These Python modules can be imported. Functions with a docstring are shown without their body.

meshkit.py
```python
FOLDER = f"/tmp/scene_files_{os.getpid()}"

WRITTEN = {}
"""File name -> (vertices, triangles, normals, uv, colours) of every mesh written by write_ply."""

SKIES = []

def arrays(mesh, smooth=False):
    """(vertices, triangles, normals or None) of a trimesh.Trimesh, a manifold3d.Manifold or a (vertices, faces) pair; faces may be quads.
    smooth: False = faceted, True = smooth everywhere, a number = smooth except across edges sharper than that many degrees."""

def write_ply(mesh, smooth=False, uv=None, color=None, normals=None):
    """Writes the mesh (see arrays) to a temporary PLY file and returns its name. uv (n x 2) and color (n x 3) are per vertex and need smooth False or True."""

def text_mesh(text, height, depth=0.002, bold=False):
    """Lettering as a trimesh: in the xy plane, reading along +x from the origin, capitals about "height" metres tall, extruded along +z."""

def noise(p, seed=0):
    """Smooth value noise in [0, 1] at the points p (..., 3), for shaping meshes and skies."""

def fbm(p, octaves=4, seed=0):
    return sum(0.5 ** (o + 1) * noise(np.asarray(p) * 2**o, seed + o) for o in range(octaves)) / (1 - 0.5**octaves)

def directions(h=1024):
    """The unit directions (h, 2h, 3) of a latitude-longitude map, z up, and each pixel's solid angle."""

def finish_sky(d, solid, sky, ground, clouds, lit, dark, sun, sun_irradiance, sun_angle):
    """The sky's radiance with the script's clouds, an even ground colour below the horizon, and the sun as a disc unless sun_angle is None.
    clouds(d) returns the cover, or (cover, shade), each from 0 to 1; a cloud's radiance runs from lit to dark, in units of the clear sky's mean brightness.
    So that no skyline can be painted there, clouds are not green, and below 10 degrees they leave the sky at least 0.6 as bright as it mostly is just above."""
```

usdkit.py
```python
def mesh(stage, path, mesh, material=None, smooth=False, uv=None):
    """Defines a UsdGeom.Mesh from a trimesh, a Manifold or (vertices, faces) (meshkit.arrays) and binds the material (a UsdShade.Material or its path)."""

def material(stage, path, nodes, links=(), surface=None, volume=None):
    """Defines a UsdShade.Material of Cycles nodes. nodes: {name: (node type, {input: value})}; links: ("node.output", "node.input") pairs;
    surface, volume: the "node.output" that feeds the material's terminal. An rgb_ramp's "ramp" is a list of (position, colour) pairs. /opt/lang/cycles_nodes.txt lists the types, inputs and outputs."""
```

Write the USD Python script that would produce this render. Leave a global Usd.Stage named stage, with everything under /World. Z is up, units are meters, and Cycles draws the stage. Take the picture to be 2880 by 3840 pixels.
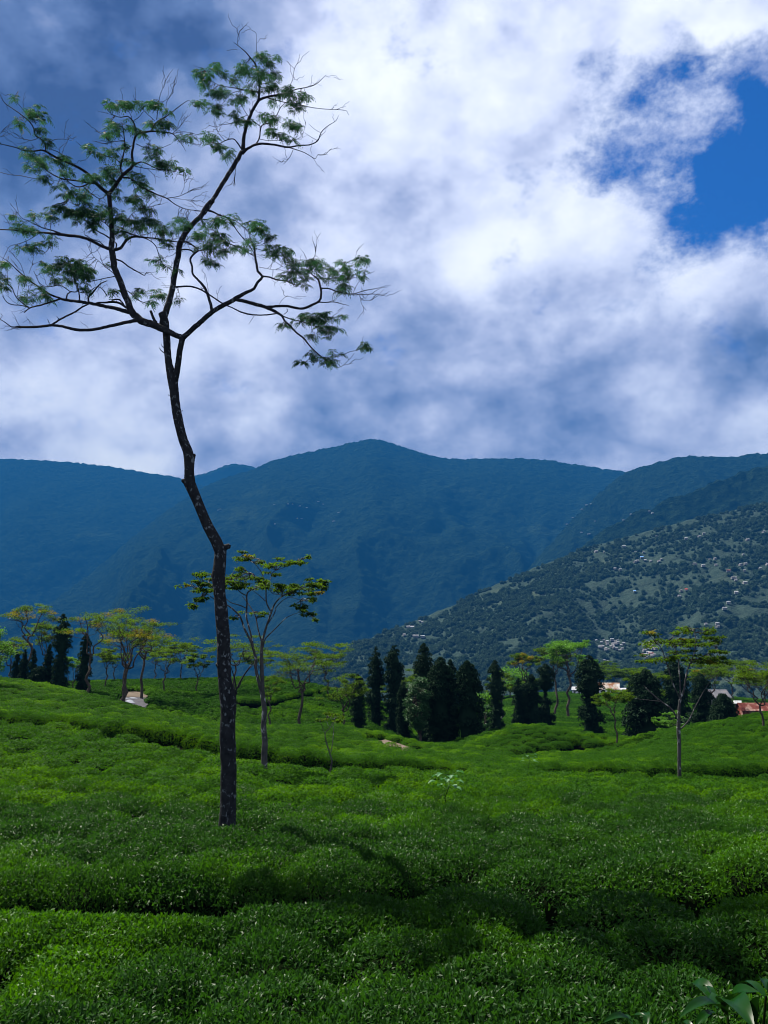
import math, random
import numpy as np, trimesh, usdkit
from meshkit import noise, fbm
from scipy.interpolate import RBFInterpolator
from scipy.spatial import cKDTree
from pxr import Usd, UsdGeom, UsdLux, UsdShade, Gf, Sdf, Vt

stage = Usd.Stage.CreateInMemory()
UsdGeom.SetStageUpAxis(stage, UsdGeom.Tokens.z)
UsdGeom.SetStageMetersPerUnit(stage, 1.0)
UsdGeom.Xform.Define(stage, '/World')
stage.SetDefaultPrim(stage.GetPrimAtPath('/World'))
UsdGeom.Scope.Define(stage, '/World/Looks')

# ------------------------------------------------------------------ camera
EYE = np.array([0.0, 0.0, 3.35])
FPX = 3262.0                                    # focal length in pixels of the 2880 x 3840 photograph
PITCH = math.atan((2501 - 1920) / FPX)
cam = UsdGeom.Camera.Define(stage, '/World/camera')
cam.CreateHorizontalApertureAttr(36.0)
cam.CreateVerticalApertureAttr(48.0)
cam.CreateFocalLengthAttr(36.0 * FPX / 2880)
cam.CreateClippingRangeAttr((0.05, 60000.0))
cam.AddTranslateOp().Set(Gf.Vec3d(*EYE))
cam.AddRotateXOp().Set(90.0 + math.degrees(PITCH))
cam.CreateExposureAttr(2.15)

# ------------------------------------------------------------------ sun and sky
SUN = np.array([-0.60, 0.52, 1.05])
SUN = SUN / np.linalg.norm(SUN)
SUN_EL, SUN_ROT = math.asin(SUN[2]), math.atan2(SUN[0], SUN[1])
sun = UsdLux.DistantLight.Define(stage, '/World/sun')
sun.CreateIntensityAttr(1.25)
sun.CreateAngleAttr(0.55)
sun.CreateNormalizeAttr(True)
sun.CreateColorAttr(Gf.Vec3f(1.0, 0.93, 0.82))
zax = SUN
xax = np.cross([0, 0, 1.0], zax); xax /= np.linalg.norm(xax)
yax = np.cross(zax, xax)
sun.AddTransformOp().Set(Gf.Matrix4d(*xax, 0, *yax, 0, *zax, 0, 0, 0, 0, 1))

HAZE_COLOR, HAZE_DENSITY = (0.009, 0.092, 0.265), 1.0e-4

S_C, C_C = math.sin(PITCH), math.cos(PITCH)


def ray(sx, sy):
    """World direction seen at a point of the photograph (2880 x 3840), with y component 1."""
    a, b = (sx - 1440.0) / FPX, (1920.0 - sy) / FPX
    d = np.array([a, C_C - b * S_C, S_C + b * C_C])
    return d / d[1]


def at(sx, sy, Y):
    return EYE + ray(sx, sy) * Y


def dv(dx, dy):
    r = ray(dx * 1.736, dy * 1.736)
    return r / np.linalg.norm(r)


def make_sky():
    n, l = {}, []
    n['tc'] = ('texture_coordinate', {})
    D = 'tc.generated'
    n['sky'] = ('sky_texture', {'sky_type': 'single_scattering', 'sun_disc': False, 'sun_elevation': SUN_EL, 'sun_rotation': SUN_ROT, 'altitude': 1000.0, 'air_density': 1.0, 'aerosol_density': 0.3, 'ozone_density': 2.0})
    # warp of the direction so that nothing has a smooth outline
    n['w1'] = ('noise_texture', {'scale': 4.0, 'detail': 4.0, 'roughness': 0.6}); l.append((D, 'w1.vector'))
    n['w1s'] = ('vector_math', {'math_type': 'subtract', 'vector2': (0.5, 0.5, 0.5)}); l.append(('w1.color', 'w1s.vector1'))
    n['w1m'] = ('vector_math', {'math_type': 'scale', 'scale': 0.17}); l.append(('w1s.vector', 'w1m.vector1'))
    n['dw'] = ('vector_math', {'math_type': 'add'}); l += [(D, 'dw.vector1'), ('w1m.vector', 'dw.vector2')]

    def lobes(tag, centres, src='dw.vector'):
        """Sum of amp * exp(-(|d - c| / s)^2)."""
        last = None
        for i, (dx, dy, s, amp) in enumerate(centres):
            c = dv(dx, dy)
            a, b, e, m = f'{tag}d{i}', f'{tag}q{i}', f'{tag}e{i}', f'{tag}m{i}'
            n[a] = ('vector_math', {'math_type': 'distance', 'vector2': tuple(c)}); l.append((src, a + '.vector1'))
            n[b] = ('math', {'math_type': 'multiply', 'value2': 1.0 / s}); l.append((a + '.value', b + '.value1'))
            n[b + 'p'] = ('math', {'math_type': 'power', 'value2': 2.0}); l.append((b + '.value', b + 'p.value1'))
            n[b + 'n'] = ('math', {'math_type': 'multiply', 'value2': -1.0}); l.append((b + 'p.value', b + 'n.value1'))
            n[e] = ('math', {'math_type': 'exponent'}); l.append((b + 'n.value', e + '.value1'))
            n[m] = ('math', {'math_type': 'multiply_add', 'value2': amp, 'value3': 0.0}); l.append((e + '.value', m + '.value1'))
            if last:
                l.append((last, m + '.value3'))
            last = m + '.value'
        return last

    # brightness of the cloud sheet
    shade = lobes('s', SKY_SHADE)
    n['n1'] = ('noise_texture', {'scale': 3.0, 'detail': 6.0, 'roughness': 0.54}); l.append(('sq.vector', 'n1.vector'))
    n['sq'] = ('vector_math', {'math_type': 'multiply', 'vector2': (1.0, 1.0, 1.35)}); l.append((D, 'sq.vector1'))
    n['n1a'] = ('math', {'math_type': 'multiply_add', 'value2': 0.92, 'value3': -0.46}); l.append(('n1.fac', 'n1a.value1'))
    n['sum'] = ('math', {'math_type': 'add'}); l += [('n1a.value', 'sum.value1'), (shade, 'sum.value2')]
    n['base'] = ('math', {'math_type': 'add', 'value2': 0.60}); l.append(('sum.value', 'base.value1'))
    # billows near the horizon: lit tops over grey bodies
    n['n2'] = ('noise_texture', {'scale': 5.5, 'detail': 5.0, 'roughness': 0.52}); l.append(('sq.vector', 'n2.vector'))
    n['n2b'] = ('math', {'math_type': 'multiply_add', 'value2': 2.0, 'value3': -1.0}); l.append(('n2.fac', 'n2b.value1'))
    n['n2c'] = ('math', {'math_type': 'absolute'}); l.append(('n2b.value', 'n2c.value1'))
    n['n2a'] = ('math', {'math_type': 'multiply_add', 'value2': 0.75, 'value3': -0.17}); l.append(('n2c.value', 'n2a.value1'))
    # relief: the same billows a little towards the sun, subtracted
    n['so'] = ('vector_math', {'math_type': 'add', 'vector2': tuple(SUN * 0.035)}); l.append(('sq.vector', 'so.vector1'))
    n['n3'] = ('noise_texture', {'scale': 6.0, 'detail': 6.0, 'roughness': 0.56}); l.append(('sq.vector', 'n3.vector'))
    n['n4'] = ('noise_texture', {'scale': 6.0, 'detail': 6.0, 'roughness': 0.56}); l.append(('so.vector', 'n4.vector'))
    n['rl'] = ('math', {'math_type': 'subtract'}); l += [('n3.fac', 'rl.value1'), ('n4.fac', 'rl.value2')]
    n['rls'] = ('math', {'math_type': 'multiply_add', 'value2': 1.15}); l += [('rl.value', 'rls.value1'), ('base.value', 'rls.value3')]
    n['tot'] = ('math', {'math_type': 'add', 'use_clamp': False}); l += [('rls.value', 'tot.value1'), ('n2a.value', 'tot.value2')]
    n['ramp'] = ('rgb_ramp', {'ramp': SKY_RAMP}); n['tos'] = ('math', {'math_type': 'multiply_add', 'value2': 0.74, 'value3': 0.13}); l += [('tot.value', 'tos.value1'), ('tos.value', 'ramp.fac')]
    # holes of blue sky
    hole = lobes('h', SKY_HOLE)
    n['hn'] = ('noise_texture', {'scale': 9.0, 'detail': 6.0, 'roughness': 0.66}); l.append(('sq.vector', 'hn.vector'))
    n['hna'] = ('math', {'math_type': 'multiply_add', 'value2': 3.0, 'value3': -1.5}); l.append(('hn.fac', 'hna.value1'))
    n['hs'] = ('math', {'math_type': 'add'}); l += [('hna.value', 'hs.value1'), (hole, 'hs.value2')]
    n['hm'] = ('map_range', {'range_type': 'smoothstep', 'from_min': 0.25, 'from_max': 1.15, 'to_min': 1.0, 'to_max': 0.0, 'clamp': True}); l.append(('hs.value', 'hm.value'))
    n['cs'] = ('vector_math', {'math_type': 'scale', 'scale': CLOUD_GAIN}); l.append(('ramp.color', 'cs.vector1'))
    n['mix'] = ('mix', {'mix_type': 'mix'}); l += [('hm.result', 'mix.fac'), ('skt.color', 'mix.color1'), ('cs.vector', 'mix.color2')]
    n['skt'] = ('mix', {'mix_type': 'multiply', 'fac': 1.0, 'color2': SKY_TINT}); l.append(('sky.color', 'skt.color1'))
    n['bg'] = ('background_shader', {'strength': 0.055}); l.append(('mix.color', 'bg.color'))
    m = usdkit.material(stage, '/World/Looks/sky_material', n, l, surface='bg.background')
    dome = UsdLux.DomeLight.Define(stage, '/World/sky')
    dome.GetPrim().SetCustomDataByKey('kind', 'structure')
    UsdShade.MaterialBindingAPI.Apply(dome.GetPrim()).Bind(m)


CLOUD_GAIN = 5.9
SKY_TINT = (0.075, 0.27, 0.56)
SKY_SHADE = [  # display x, y of the photograph, radius, change of brightness
    (1000, 0, 0.15, 0.16), (1200, 420, 0.12, 0.18), (1130, 600, 0.11, 0.10), (1450, 60, 0.14, 0.12), (850, 260, 0.14, 0.08), (1500, 620, 0.12, 0.16),
    (0, 20, 0.24, -0.44), (330, 0, 0.16, -0.22), (0, 420, 0.15, -0.22), (90, 850, 0.11, 0.24), (300, 985, 0.09, 0.22), (560, 840, 0.05, 0.14),
    (1080, 870, 0.12, -0.17), (760, 920, 0.10, -0.18), (1450, 910, 0.12, -0.12), (1635, 740, 0.045, -0.50), (960, 730, 0.09, -0.14), (40, 930, 0.05, -0.25), (480, 900, 0.05, -0.2), (1640, 985, 0.045, 0.25), (330, 680, 0.1, 0.10)]
SKY_HOLE = [(1565, 405, 0.086, 1.05), (1420, 205, 0.058, 0.85), (1560, 480, 0.045, 0.5), (1650, 220, 0.055, 0.75), (1250, 145, 0.032, 0.55), (1300, 350, 0.050, 0.52), (100, 660, 0.03, 0.4), (1680, 330, 0.06, 0.6), (1480, 320, 0.05, 0.35), (1590, 285, 0.030, -0.75), (1490, 265, 0.024, -0.5), (1420, 300, 0.022, -0.4)]
SKY_RAMP = [(0.0, (0.045, 0.080, 0.20)), (0.18, (0.11, 0.17, 0.34)), (0.36, (0.28, 0.34, 0.53)), (0.50, (0.46, 0.51, 0.70)), (0.64, (0.66, 0.71, 0.87)), (0.80, (0.83, 0.87, 0.96)), (1.0, (0.95, 0.98, 1.0))]
make_sky()

# ------------------------------------------------------------------ helpers
_names = {}


def fresh(parent, name):
    """A free prim path; a repeat takes a three-digit number."""
    k = (parent, name)
    i = _names.get(k, 0)
    _names[k] = i + 1
    return f'{parent}/{name}' if i == 0 else f'{parent}/{name}_{i:03d}'


def tag(prim, label=None, cat=None, group=None, kind=None):
    p = prim.GetPrim() if hasattr(prim, 'GetPrim') else prim
    for k, v in (('label', label), ('category', cat), ('group', group), ('kind', kind)):
        if v:
            p.SetCustomDataByKey(k, v)
    return p


def thing(name, label, cat, loc=(0, 0, 0), rotz=0.0, scale=None, group=None, parent='/World'):
    x = UsdGeom.Xform.Define(stage, fresh(parent, name))
    x.AddTranslateOp().Set(Gf.Vec3d(*map(float, loc)))
    if rotz:
        x.AddRotateZOp().Set(float(rotz))
    if scale is not None:
        x.AddScaleOp().Set(Gf.Vec3f(*map(float, np.broadcast_to(scale, 3))))
    return tag(x, label, cat, group)


def part(parent, name, mesh, mat, smooth=False, kind=None, label=None):
    p = parent if isinstance(parent, str) else str(parent.GetPath())
    m = usdkit.mesh(stage, fresh(p, name), mesh, mat, smooth)
    return tag(m, label, kind=kind)


def cat_meshes(ms):
    vs, fs, n = [], [], 0
    for v, f in ms:
        vs.append(v); fs.append(np.asarray(f) + n); n += len(v)
    return np.vstack(vs), np.vstack(fs)


def catmull(P, step):
    """Resamples a polyline smoothly; P (n, k): further columns (radius) go along."""
    P = np.asarray(P, float)
    if len(P) < 3:
        n = max(2, int(np.linalg.norm(P[1, :3] - P[0, :3]) / step) + 1)
        return np.linspace(P[0], P[1], n)
    Q = np.vstack([2 * P[0] - P[1], P, 2 * P[-1] - P[-2]])
    out = []
    for i in range(1, len(Q) - 2):
        a, b, c, d = Q[i - 1], Q[i], Q[i + 1], Q[i + 2]
        n = max(1, int(np.linalg.norm(c[:3] - b[:3]) / step))
        for t in np.arange(n) / n:
            out.append(0.5 * (2 * b + (c - a) * t + (2 * a - 5 * b + 4 * c - d) * t * t + (3 * b - a - 3 * c + d) * t ** 3))
    out.append(Q[-2])
    return np.array(out)


def tube(P, R, sides=8, rough=0.0, seed=0, cap=True):
    """A bark tube along the points P with radii R."""
    P, R = np.asarray(P, float), np.asarray(R, float)
    T = np.gradient(P, axis=0)
    T /= np.linalg.norm(T, axis=1, keepdims=True) + 1e-12
    A = np.zeros_like(P)
    a = np.cross(T[0], [0.31, 0.52, 0.79] if abs(T[0] @ [0.31, 0.52, 0.79]) < 0.95 else [1.0, 0, 0])
    for i in range(len(P)):
        a = a - T[i] * (a @ T[i]); a /= np.linalg.norm(a) + 1e-12
        A[i] = a
    B = np.cross(T, A)
    ang = np.arange(sides) * 2 * np.pi / sides
    r = np.repeat(R[:, None], sides, 1)
    v = P[:, None] + r[..., None] * (np.cos(ang)[None, :, None] * A[:, None] + np.sin(ang)[None, :, None] * B[:, None])
    if rough:
        k = (fbm(v * 9.0, 3, seed) - 0.5) * 2 * rough
        v = P[:, None] + (v - P[:, None]) * (1 + k)[..., None]
    i, j = np.meshgrid(np.arange(len(P) - 1), np.arange(sides), indexing='ij')
    q = np.stack([i * sides + j, i * sides + (j + 1) % sides, (i + 1) * sides + (j + 1) % sides, (i + 1) * sides + j], -1).reshape(-1, 4)
    f = np.vstack([q[:, [0, 1, 2]], q[:, [0, 2, 3]]])
    v = v.reshape(-1, 3)
    if cap:
        n = len(v)
        v = np.vstack([v, P[0], P[-1] + T[-1] * R[-1] * 0.6])
        b, t = np.arange(sides), (len(P) - 1) * sides + np.arange(sides)
        f = np.vstack([f, np.stack([np.full(sides, n), np.roll(b, -1), b], 1), np.stack([np.full(sides, n + 1), t, np.roll(t, -1)], 1)])
    return v, f


def unit(v):
    return v / (np.linalg.norm(v, axis=-1, keepdims=True) + 1e-12)


def leaves(p, d, up, L, Wd, bend=0.25, fold=0.25, simple=False):
    """Pointed leaves: base p, along d, face towards up; four triangles each (two when simple)."""
    d = unit(d)
    s = unit(np.cross(d, up))
    n = np.cross(s, d)
    L, Wd = np.broadcast_to(L, (len(p),))[:, None], np.broadcast_to(Wd, (len(p),))[:, None]
    if simple:
        mid = p + d * L * 0.45
        v = np.stack([p, mid + s * Wd / 2, p + d * L - n * L * bend, mid - s * Wd / 2], 1)
        k = np.arange(len(p))[:, None] * 4
        return v.reshape(-1, 3), np.vstack([k + [0, 1, 2], k + [0, 2, 3]])
    mid = p + d * L * 0.5
    v = np.stack([p, mid + s * Wd / 2 + n * Wd * fold, mid, mid - s * Wd / 2 + n * Wd * fold, p + d * L - n * L * bend], 1)
    k = np.arange(len(p))[:, None] * 5
    return v.reshape(-1, 3), np.vstack([k + [0, 1, 2], k + [0, 2, 3], k + [1, 4, 2], k + [2, 4, 3]])


def rand_dirs(rng, n):
    return unit(rng.normal(size=(n, 3)))


def box_mesh(x0, y0, z0, x1, y1, z1):
    b = trimesh.creation.box([x1 - x0, y1 - y0, z1 - z0])
    return np.array(b.vertices) + [(x0 + x1) / 2, (y0 + y1) / 2, (z0 + z1) / 2], np.array(b.faces)


# ------------------------------------------------------------------ materials
M = {}


def leaf_material(name, stops, rough=0.45, trans=0.35, trans_col=None, patch=None, spec=0.4):
    """Leaf: each leaf takes its own tone from the ramp; part of the light comes through."""
    n = {'g': ('geometry', {}), 'r': ('rgb_ramp', {'ramp': stops}),
         'p': ('principled_bsdf', {'roughness': rough, 'specular_ior_level': spec}), 't': ('translucent_bsdf', {}),
         'm': ('mix_closure', {'fac': trans}), 'hs': ('hsv', {'hue': 0.49, 'saturation': 1.05, 'value': 1.25})}
    l = [('r.color', 'p.base_color'), ('r.color', 'hs.color'), ('hs.color', 't.color'), ('p.BSDF', 'm.closure1'), ('t.BSDF', 'm.closure2')]
    if patch:
        n['no'] = ('noise_texture', {'scale': patch, 'detail': 3.0}); l.append(('g.position', 'no.vector'))
        n['na'] = ('math', {'math_type': 'multiply_add', 'value2': 1.1, 'value3': -0.55}); l.append(('no.fac', 'na.value1'))
        n['ad'] = ('math', {'math_type': 'add', 'use_clamp': True}); l += [('g.random_per_island', 'ad.value1'), ('na.value', 'ad.value2'), ('ad.value', 'r.fac')]
    else:
        l.append(('g.random_per_island', 'r.fac'))
    M[name] = usdkit.material(stage, '/World/Looks/' + name, n, l, surface='m.closure')
    return M[name]


def bark_material(name, dark, light, lichen, lichen_amt=0.55, scale=6.0, moss=None):
    n = {'g': ('geometry', {}), 'n1': ('noise_texture', {'scale': scale, 'detail': 6.0, 'roughness': 0.65}),
         'r': ('rgb_ramp', {'ramp': [(0.3, dark), (0.7, light)]}),
         'mp': ('vector_math', {'math_type': 'multiply', 'vector2': (1.0, 1.0, 0.75)}),
         'n2': ('noise_texture', {'scale': scale * 1.6, 'detail': 4.0, 'roughness': 0.6, 'distortion': 0.4}),
         'lm': ('map_range', {'range_type': 'smoothstep', 'from_min': lichen_amt, 'from_max': lichen_amt + 0.07, 'clamp': True}),
         'mx': ('mix', {'mix_type': 'mix', 'color2': lichen}),
         'bp': ('bump', {'strength': 0.6, 'distance': 0.02}),
         'p': ('principled_bsdf', {'roughness': 0.9, 'specular_ior_level': 0.04})}
    l = [('g.position', 'n1.vector'), ('g.position', 'mp.vector1'), ('mp.vector', 'n2.vector'), ('n1.fac', 'r.fac'), ('n2.fac', 'lm.value'), ('lm.result', 'mx.fac'),
         ('r.color', 'mx.color1'), ('n1.fac', 'bp.height'), ('bp.normal', 'p.normal'), ('mx.color', 'p.base_color')]
    M[name] = usdkit.material(stage, '/World/Looks/' + name, n, l, surface='p.BSDF')


def noise_material(name, stops, scale=1.0, rough=0.9, detail=6.0, bump=0.0, bump_dist=0.05, bump_scale=None, spec=0.03):
    n = {'g': ('geometry', {}), 'n1': ('noise_texture', {'scale': scale, 'detail': detail, 'roughness': 0.6}), 'r': ('rgb_ramp', {'ramp': stops}),
         'p': ('principled_bsdf', {'roughness': rough, 'specular_ior_level': spec})}
    l = [('g.position', 'n1.vector'), ('n1.fac', 'r.fac'), ('r.color', 'p.base_color')]
    if bump:
        n['n2'] = ('noise_texture', {'scale': bump_scale or scale * 4, 'detail': 4.0}); n['bp'] = ('bump', {'strength': bump, 'distance': bump_dist})
        l += [('g.position', 'n2.vector'), ('n2.fac', 'bp.height'), ('bp.normal', 'p.normal')]
    M[name] = usdkit.material(stage, '/World/Looks/' + name, n, l, surface='p.BSDF')


leaf_material('tea_leaf', [(0.0, (0.010, 0.040, 0.004)), (0.45, (0.050, 0.158, 0.004)), (0.8, (0.15, 0.33, 0.006)), (1.0, (0.25, 0.42, 0.012))], rough=0.40, trans=0.42, patch=0.30, spec=0.06)
leaf_material('tea_leaf_mid', [(0.0, (0.016, 0.058, 0.004)), (0.45, (0.075, 0.185, 0.004)), (0.8, (0.16, 0.31, 0.007)), (1.0, (0.25, 0.40, 0.012))], rough=0.6, trans=0.45, patch=0.30, spec=0.025)
leaf_material('tea_leaf_far', [(0.0, (0.014, 0.052, 0.004)), (0.45, (0.060, 0.160, 0.005)), (0.8, (0.13, 0.27, 0.008)), (1.0, (0.19, 0.34, 0.012))], rough=0.6, trans=0.35, patch=0.12, spec=0.02)
leaf_material('big_leaf', [(0.0, (0.003, 0.018, 0.002)), (1.0, (0.009, 0.036, 0.003))], rough=0.26, trans=0.15, spec=0.06)
leaf_material('seedling_leaf', [(0.0, (0.03, 0.10, 0.03)), (1.0, (0.07, 0.18, 0.05))], rough=0.6, trans=0.3, spec=0.2)
leaf_material('frond_leaf', [(0.0, (0.014, 0.042, 0.018)), (0.6, (0.032, 0.082, 0.022)), (1.0, (0.07, 0.145, 0.022))], rough=0.6, trans=0.50, spec=0.10)
leaf_material('canopy_leaf', [(0.0, (0.030, 0.065, 0.005)), (0.5, (0.062, 0.118, 0.007)), (0.85, (0.105, 0.155, 0.009)), (1.0, (0.16, 0.14, 0.015))], rough=0.7, trans=0.58, patch=0.25, spec=0.06)
leaf_material('canopy_orange', [(0.0, (0.12, 0.11, 0.008)), (0.5, (0.22, 0.12, 0.014)), (1.0, (0.25, 0.085, 0.016))], rough=0.7, trans=0.35, spec=0.05)
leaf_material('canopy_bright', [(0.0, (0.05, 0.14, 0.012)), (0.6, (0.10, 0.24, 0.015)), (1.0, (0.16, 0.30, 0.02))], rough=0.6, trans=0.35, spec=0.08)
leaf_material('conifer_leaf', [(0.0, (0.008, 0.020, 0.010)), (0.6, (0.016, 0.036, 0.013)), (1.0, (0.050, 0.092, 0.018))], rough=0.8, trans=0.15, spec=0.03)
leaf_material('broad_leaf', [(0.0, (0.02, 0.06, 0.018)), (0.6, (0.05, 0.12, 0.035)), (1.0, (0.10, 0.18, 0.06))], rough=0.5, trans=0.25, spec=0.15)
bark_material('bark_main', (0.004, 0.005, 0.006), (0.014, 0.016, 0.018), (0.062, 0.074, 0.080), 0.575, 10.0)
bark_material('bark_branch', (0.006, 0.007, 0.009), (0.016, 0.018, 0.021), (0.08, 0.09, 0.10), 0.62, 9.0)
bark_material('bark_pale', (0.014, 0.015, 0.016), (0.045, 0.046, 0.046), (0.15, 0.16, 0.16), 0.58, 3.0)
noise_material('bark_dark', [(0.3, (0.018, 0.016, 0.014)), (0.7, (0.05, 0.043, 0.036))], 5.0)
noise_material('tea_stem', [(0.3, (0.0015, 0.0035, 0.001)), (0.7, (0.004, 0.007, 0.0025))], 8.0, spec=0.0)
noise_material('soil', [(0.3, (0.003, 0.004, 0.0025)), (0.55, (0.006, 0.0065, 0.004)), (0.75, (0.004, 0.008, 0.0025))], 1.2, bump=0.5, spec=0.0)
# ------------------------------------------------------------------ tea-garden terrain: height of the plucking table
BUSH_H = 0.74


def dat(dx, dy, Y):
    return at(dx * 1.736, dy * 1.736, Y)


_ctl = [dat(x, 2212, 7.0) for x in (-500, 0, 830, 1659, 2200)]
_ctl += [dat(x, y, 9.9) for x, y in ((-600, 1990), (0, 1985), (480, 1978), (900, 1965), (1659, 1950), (2300, 1940))]
_ctl += [dat(x, y, 15.4) for x, y in ((-700, 1785), (0, 1785), (490, 1784), (1000, 1785), (1659, 1785), (2300, 1785))]
_ctl += [dat(x, y, 24.0) for x, y in ((-500, 1640), (0, 1655), (490, 1690), (1000, 1700), (1659, 1705), (2200, 1705))]
_ctl += [dat(x, y, 40.0) for x, y in ((-500, 1500), (0, 1547), (240, 1572), (480, 1618), (700, 1643), (980, 1655), (1200, 1662), (1659, 1668), (2200, 1672))]
_ctl += [dat(x, y, 55.0) for x, y in ((-400, 1470), (0, 1510), (300, 1560), (500, 1596), (800, 1622), (1050, 1632), (1334, 1638), (1500, 1612), (1659, 1600), (2100, 1590))]
_ctl += [dat(*p) for p in ((-400, 1430, 88), (0, 1469, 82), (150, 1487, 78), (275, 1519, 74), (450, 1558, 71), (600, 1568, 72), (760, 1568, 75), (850, 1598, 76), (960, 1606, 76), (1040, 1588, 78),
                           (1135, 1560, 80), (1226, 1573, 79), (1334, 1614, 72), (1397, 1587, 73), (1499, 1565, 74), (1659, 1539, 70), (2000, 1500, 70))]
# hollows behind the crests, then the second slopes
_ctl += [dat(*p) for p in ((-300, 1480, 110), (0, 1490, 108), (150, 1500, 104), (290, 1535, 90), (290, 1490, 106), (290, 1476, 120), (420, 1562, 86), (430, 1530, 100), (440, 1498, 115), (450, 1469, 132),
                           (600, 1572, 88), (600, 1530, 104), (600, 1492, 120), (590, 1463, 136), (720, 1578, 92), (720, 1520, 118), (710, 1485, 140), (850, 1612, 92), (960, 1622, 92), (860, 1560, 125), (960, 1560, 130),
                           (1084, 1612, 105), (1084, 1555, 160), (1100, 1505, 250), (1190, 1595, 106), (1190, 1550, 160), (1190, 1501, 260), (1260, 1620, 96), (1290, 1560, 160), (1285, 1500, 280), (1340, 1640, 92),
                           (1380, 1560, 160), (1400, 1496, 280), (1500, 1600, 105), (1520, 1545, 170), (1540, 1517, 240), (1640, 1570, 100), (1640, 1548, 140), (1640, 1540, 180), (2000, 1540, 150))]
_ctl += [dat(x, y, 240.0) for x, y in ((-300, 1545), (0, 1545), (300, 1550), (600, 1550), (900, 1560))]
_ctl += [dat(x, y, 320.0) for x, y in ((1150, 1500), (1300, 1497), (1450, 1500), (1659, 1520), (2000, 1540))]
_ctl += [dat(x, 1640, 420.0) for x in (-300, 100, 500, 900)] + [dat(x, 1570, 420.0) for x in (1200, 1450, 1700, 2100)]
_ctl += [np.array(p, float) for p in ((0, -14, 2.0), (-14, -14, 2.0), (14, -14, 2.0), (0, 0, 1.95), (-5, 0, 1.95), (5, 0, 1.95), (0, 2.3, 1.75), (-4, 2.3, 1.75), (4, 2.3, 1.75), (0, 4.4, 1.28), (-5, 4.4, 1.28), (5, 4.4, 1.28), (-60, -14, 2.5), (60, -14, 0.5))]
_ctl = np.array(_ctl)
# the control points are spread over very different distances: interpolate over log-spaced coordinates


def _uv(x, y):
    s = np.maximum(y, -14.0) + 22.0
    return np.stack([x / s * 30.0, np.log(s) * 24.0], -1)


_rbf = RBFInterpolator(_uv(_ctl[:, 0], _ctl[:, 1]), _ctl[:, 2], smoothing=0.02, kernel='thin_plate_spline')


def table(x, y):
    """Height of the tea's plucking table."""
    x, y = np.asarray(x, float), np.asarray(y, float)
    sh = x.shape
    return _rbf(_uv(x.ravel(), y.ravel())).reshape(sh)


# a grid of it for quick look-up
_gx, _gy = np.arange(-225, 225.1, 1.25), np.arange(-16, 430.1, 1.25)
_GX, _GY = np.meshgrid(_gx, _gy, indexing='ij')
_GZ = table(_GX, _GY)


def tz0(x, y):
    x, y = np.asarray(x, float), np.asarray(y, float)
    i = np.clip((x + 225) / 1.25, 0, len(_gx) - 1.001); j = np.clip((y + 16) / 1.25, 0, len(_gy) - 1.001)
    a, b = i.astype(int), j.astype(int)
    u, v = i - a, j - b
    return _GZ[a, b] * (1 - u) * (1 - v) + _GZ[a + 1, b] * u * (1 - v) + _GZ[a, b + 1] * (1 - u) * v + _GZ[a + 1, b + 1] * u * v


BANKS = []                  # (x, y, height) along the foot of a bank: the field behind a lane stands higher than the one in front


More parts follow.
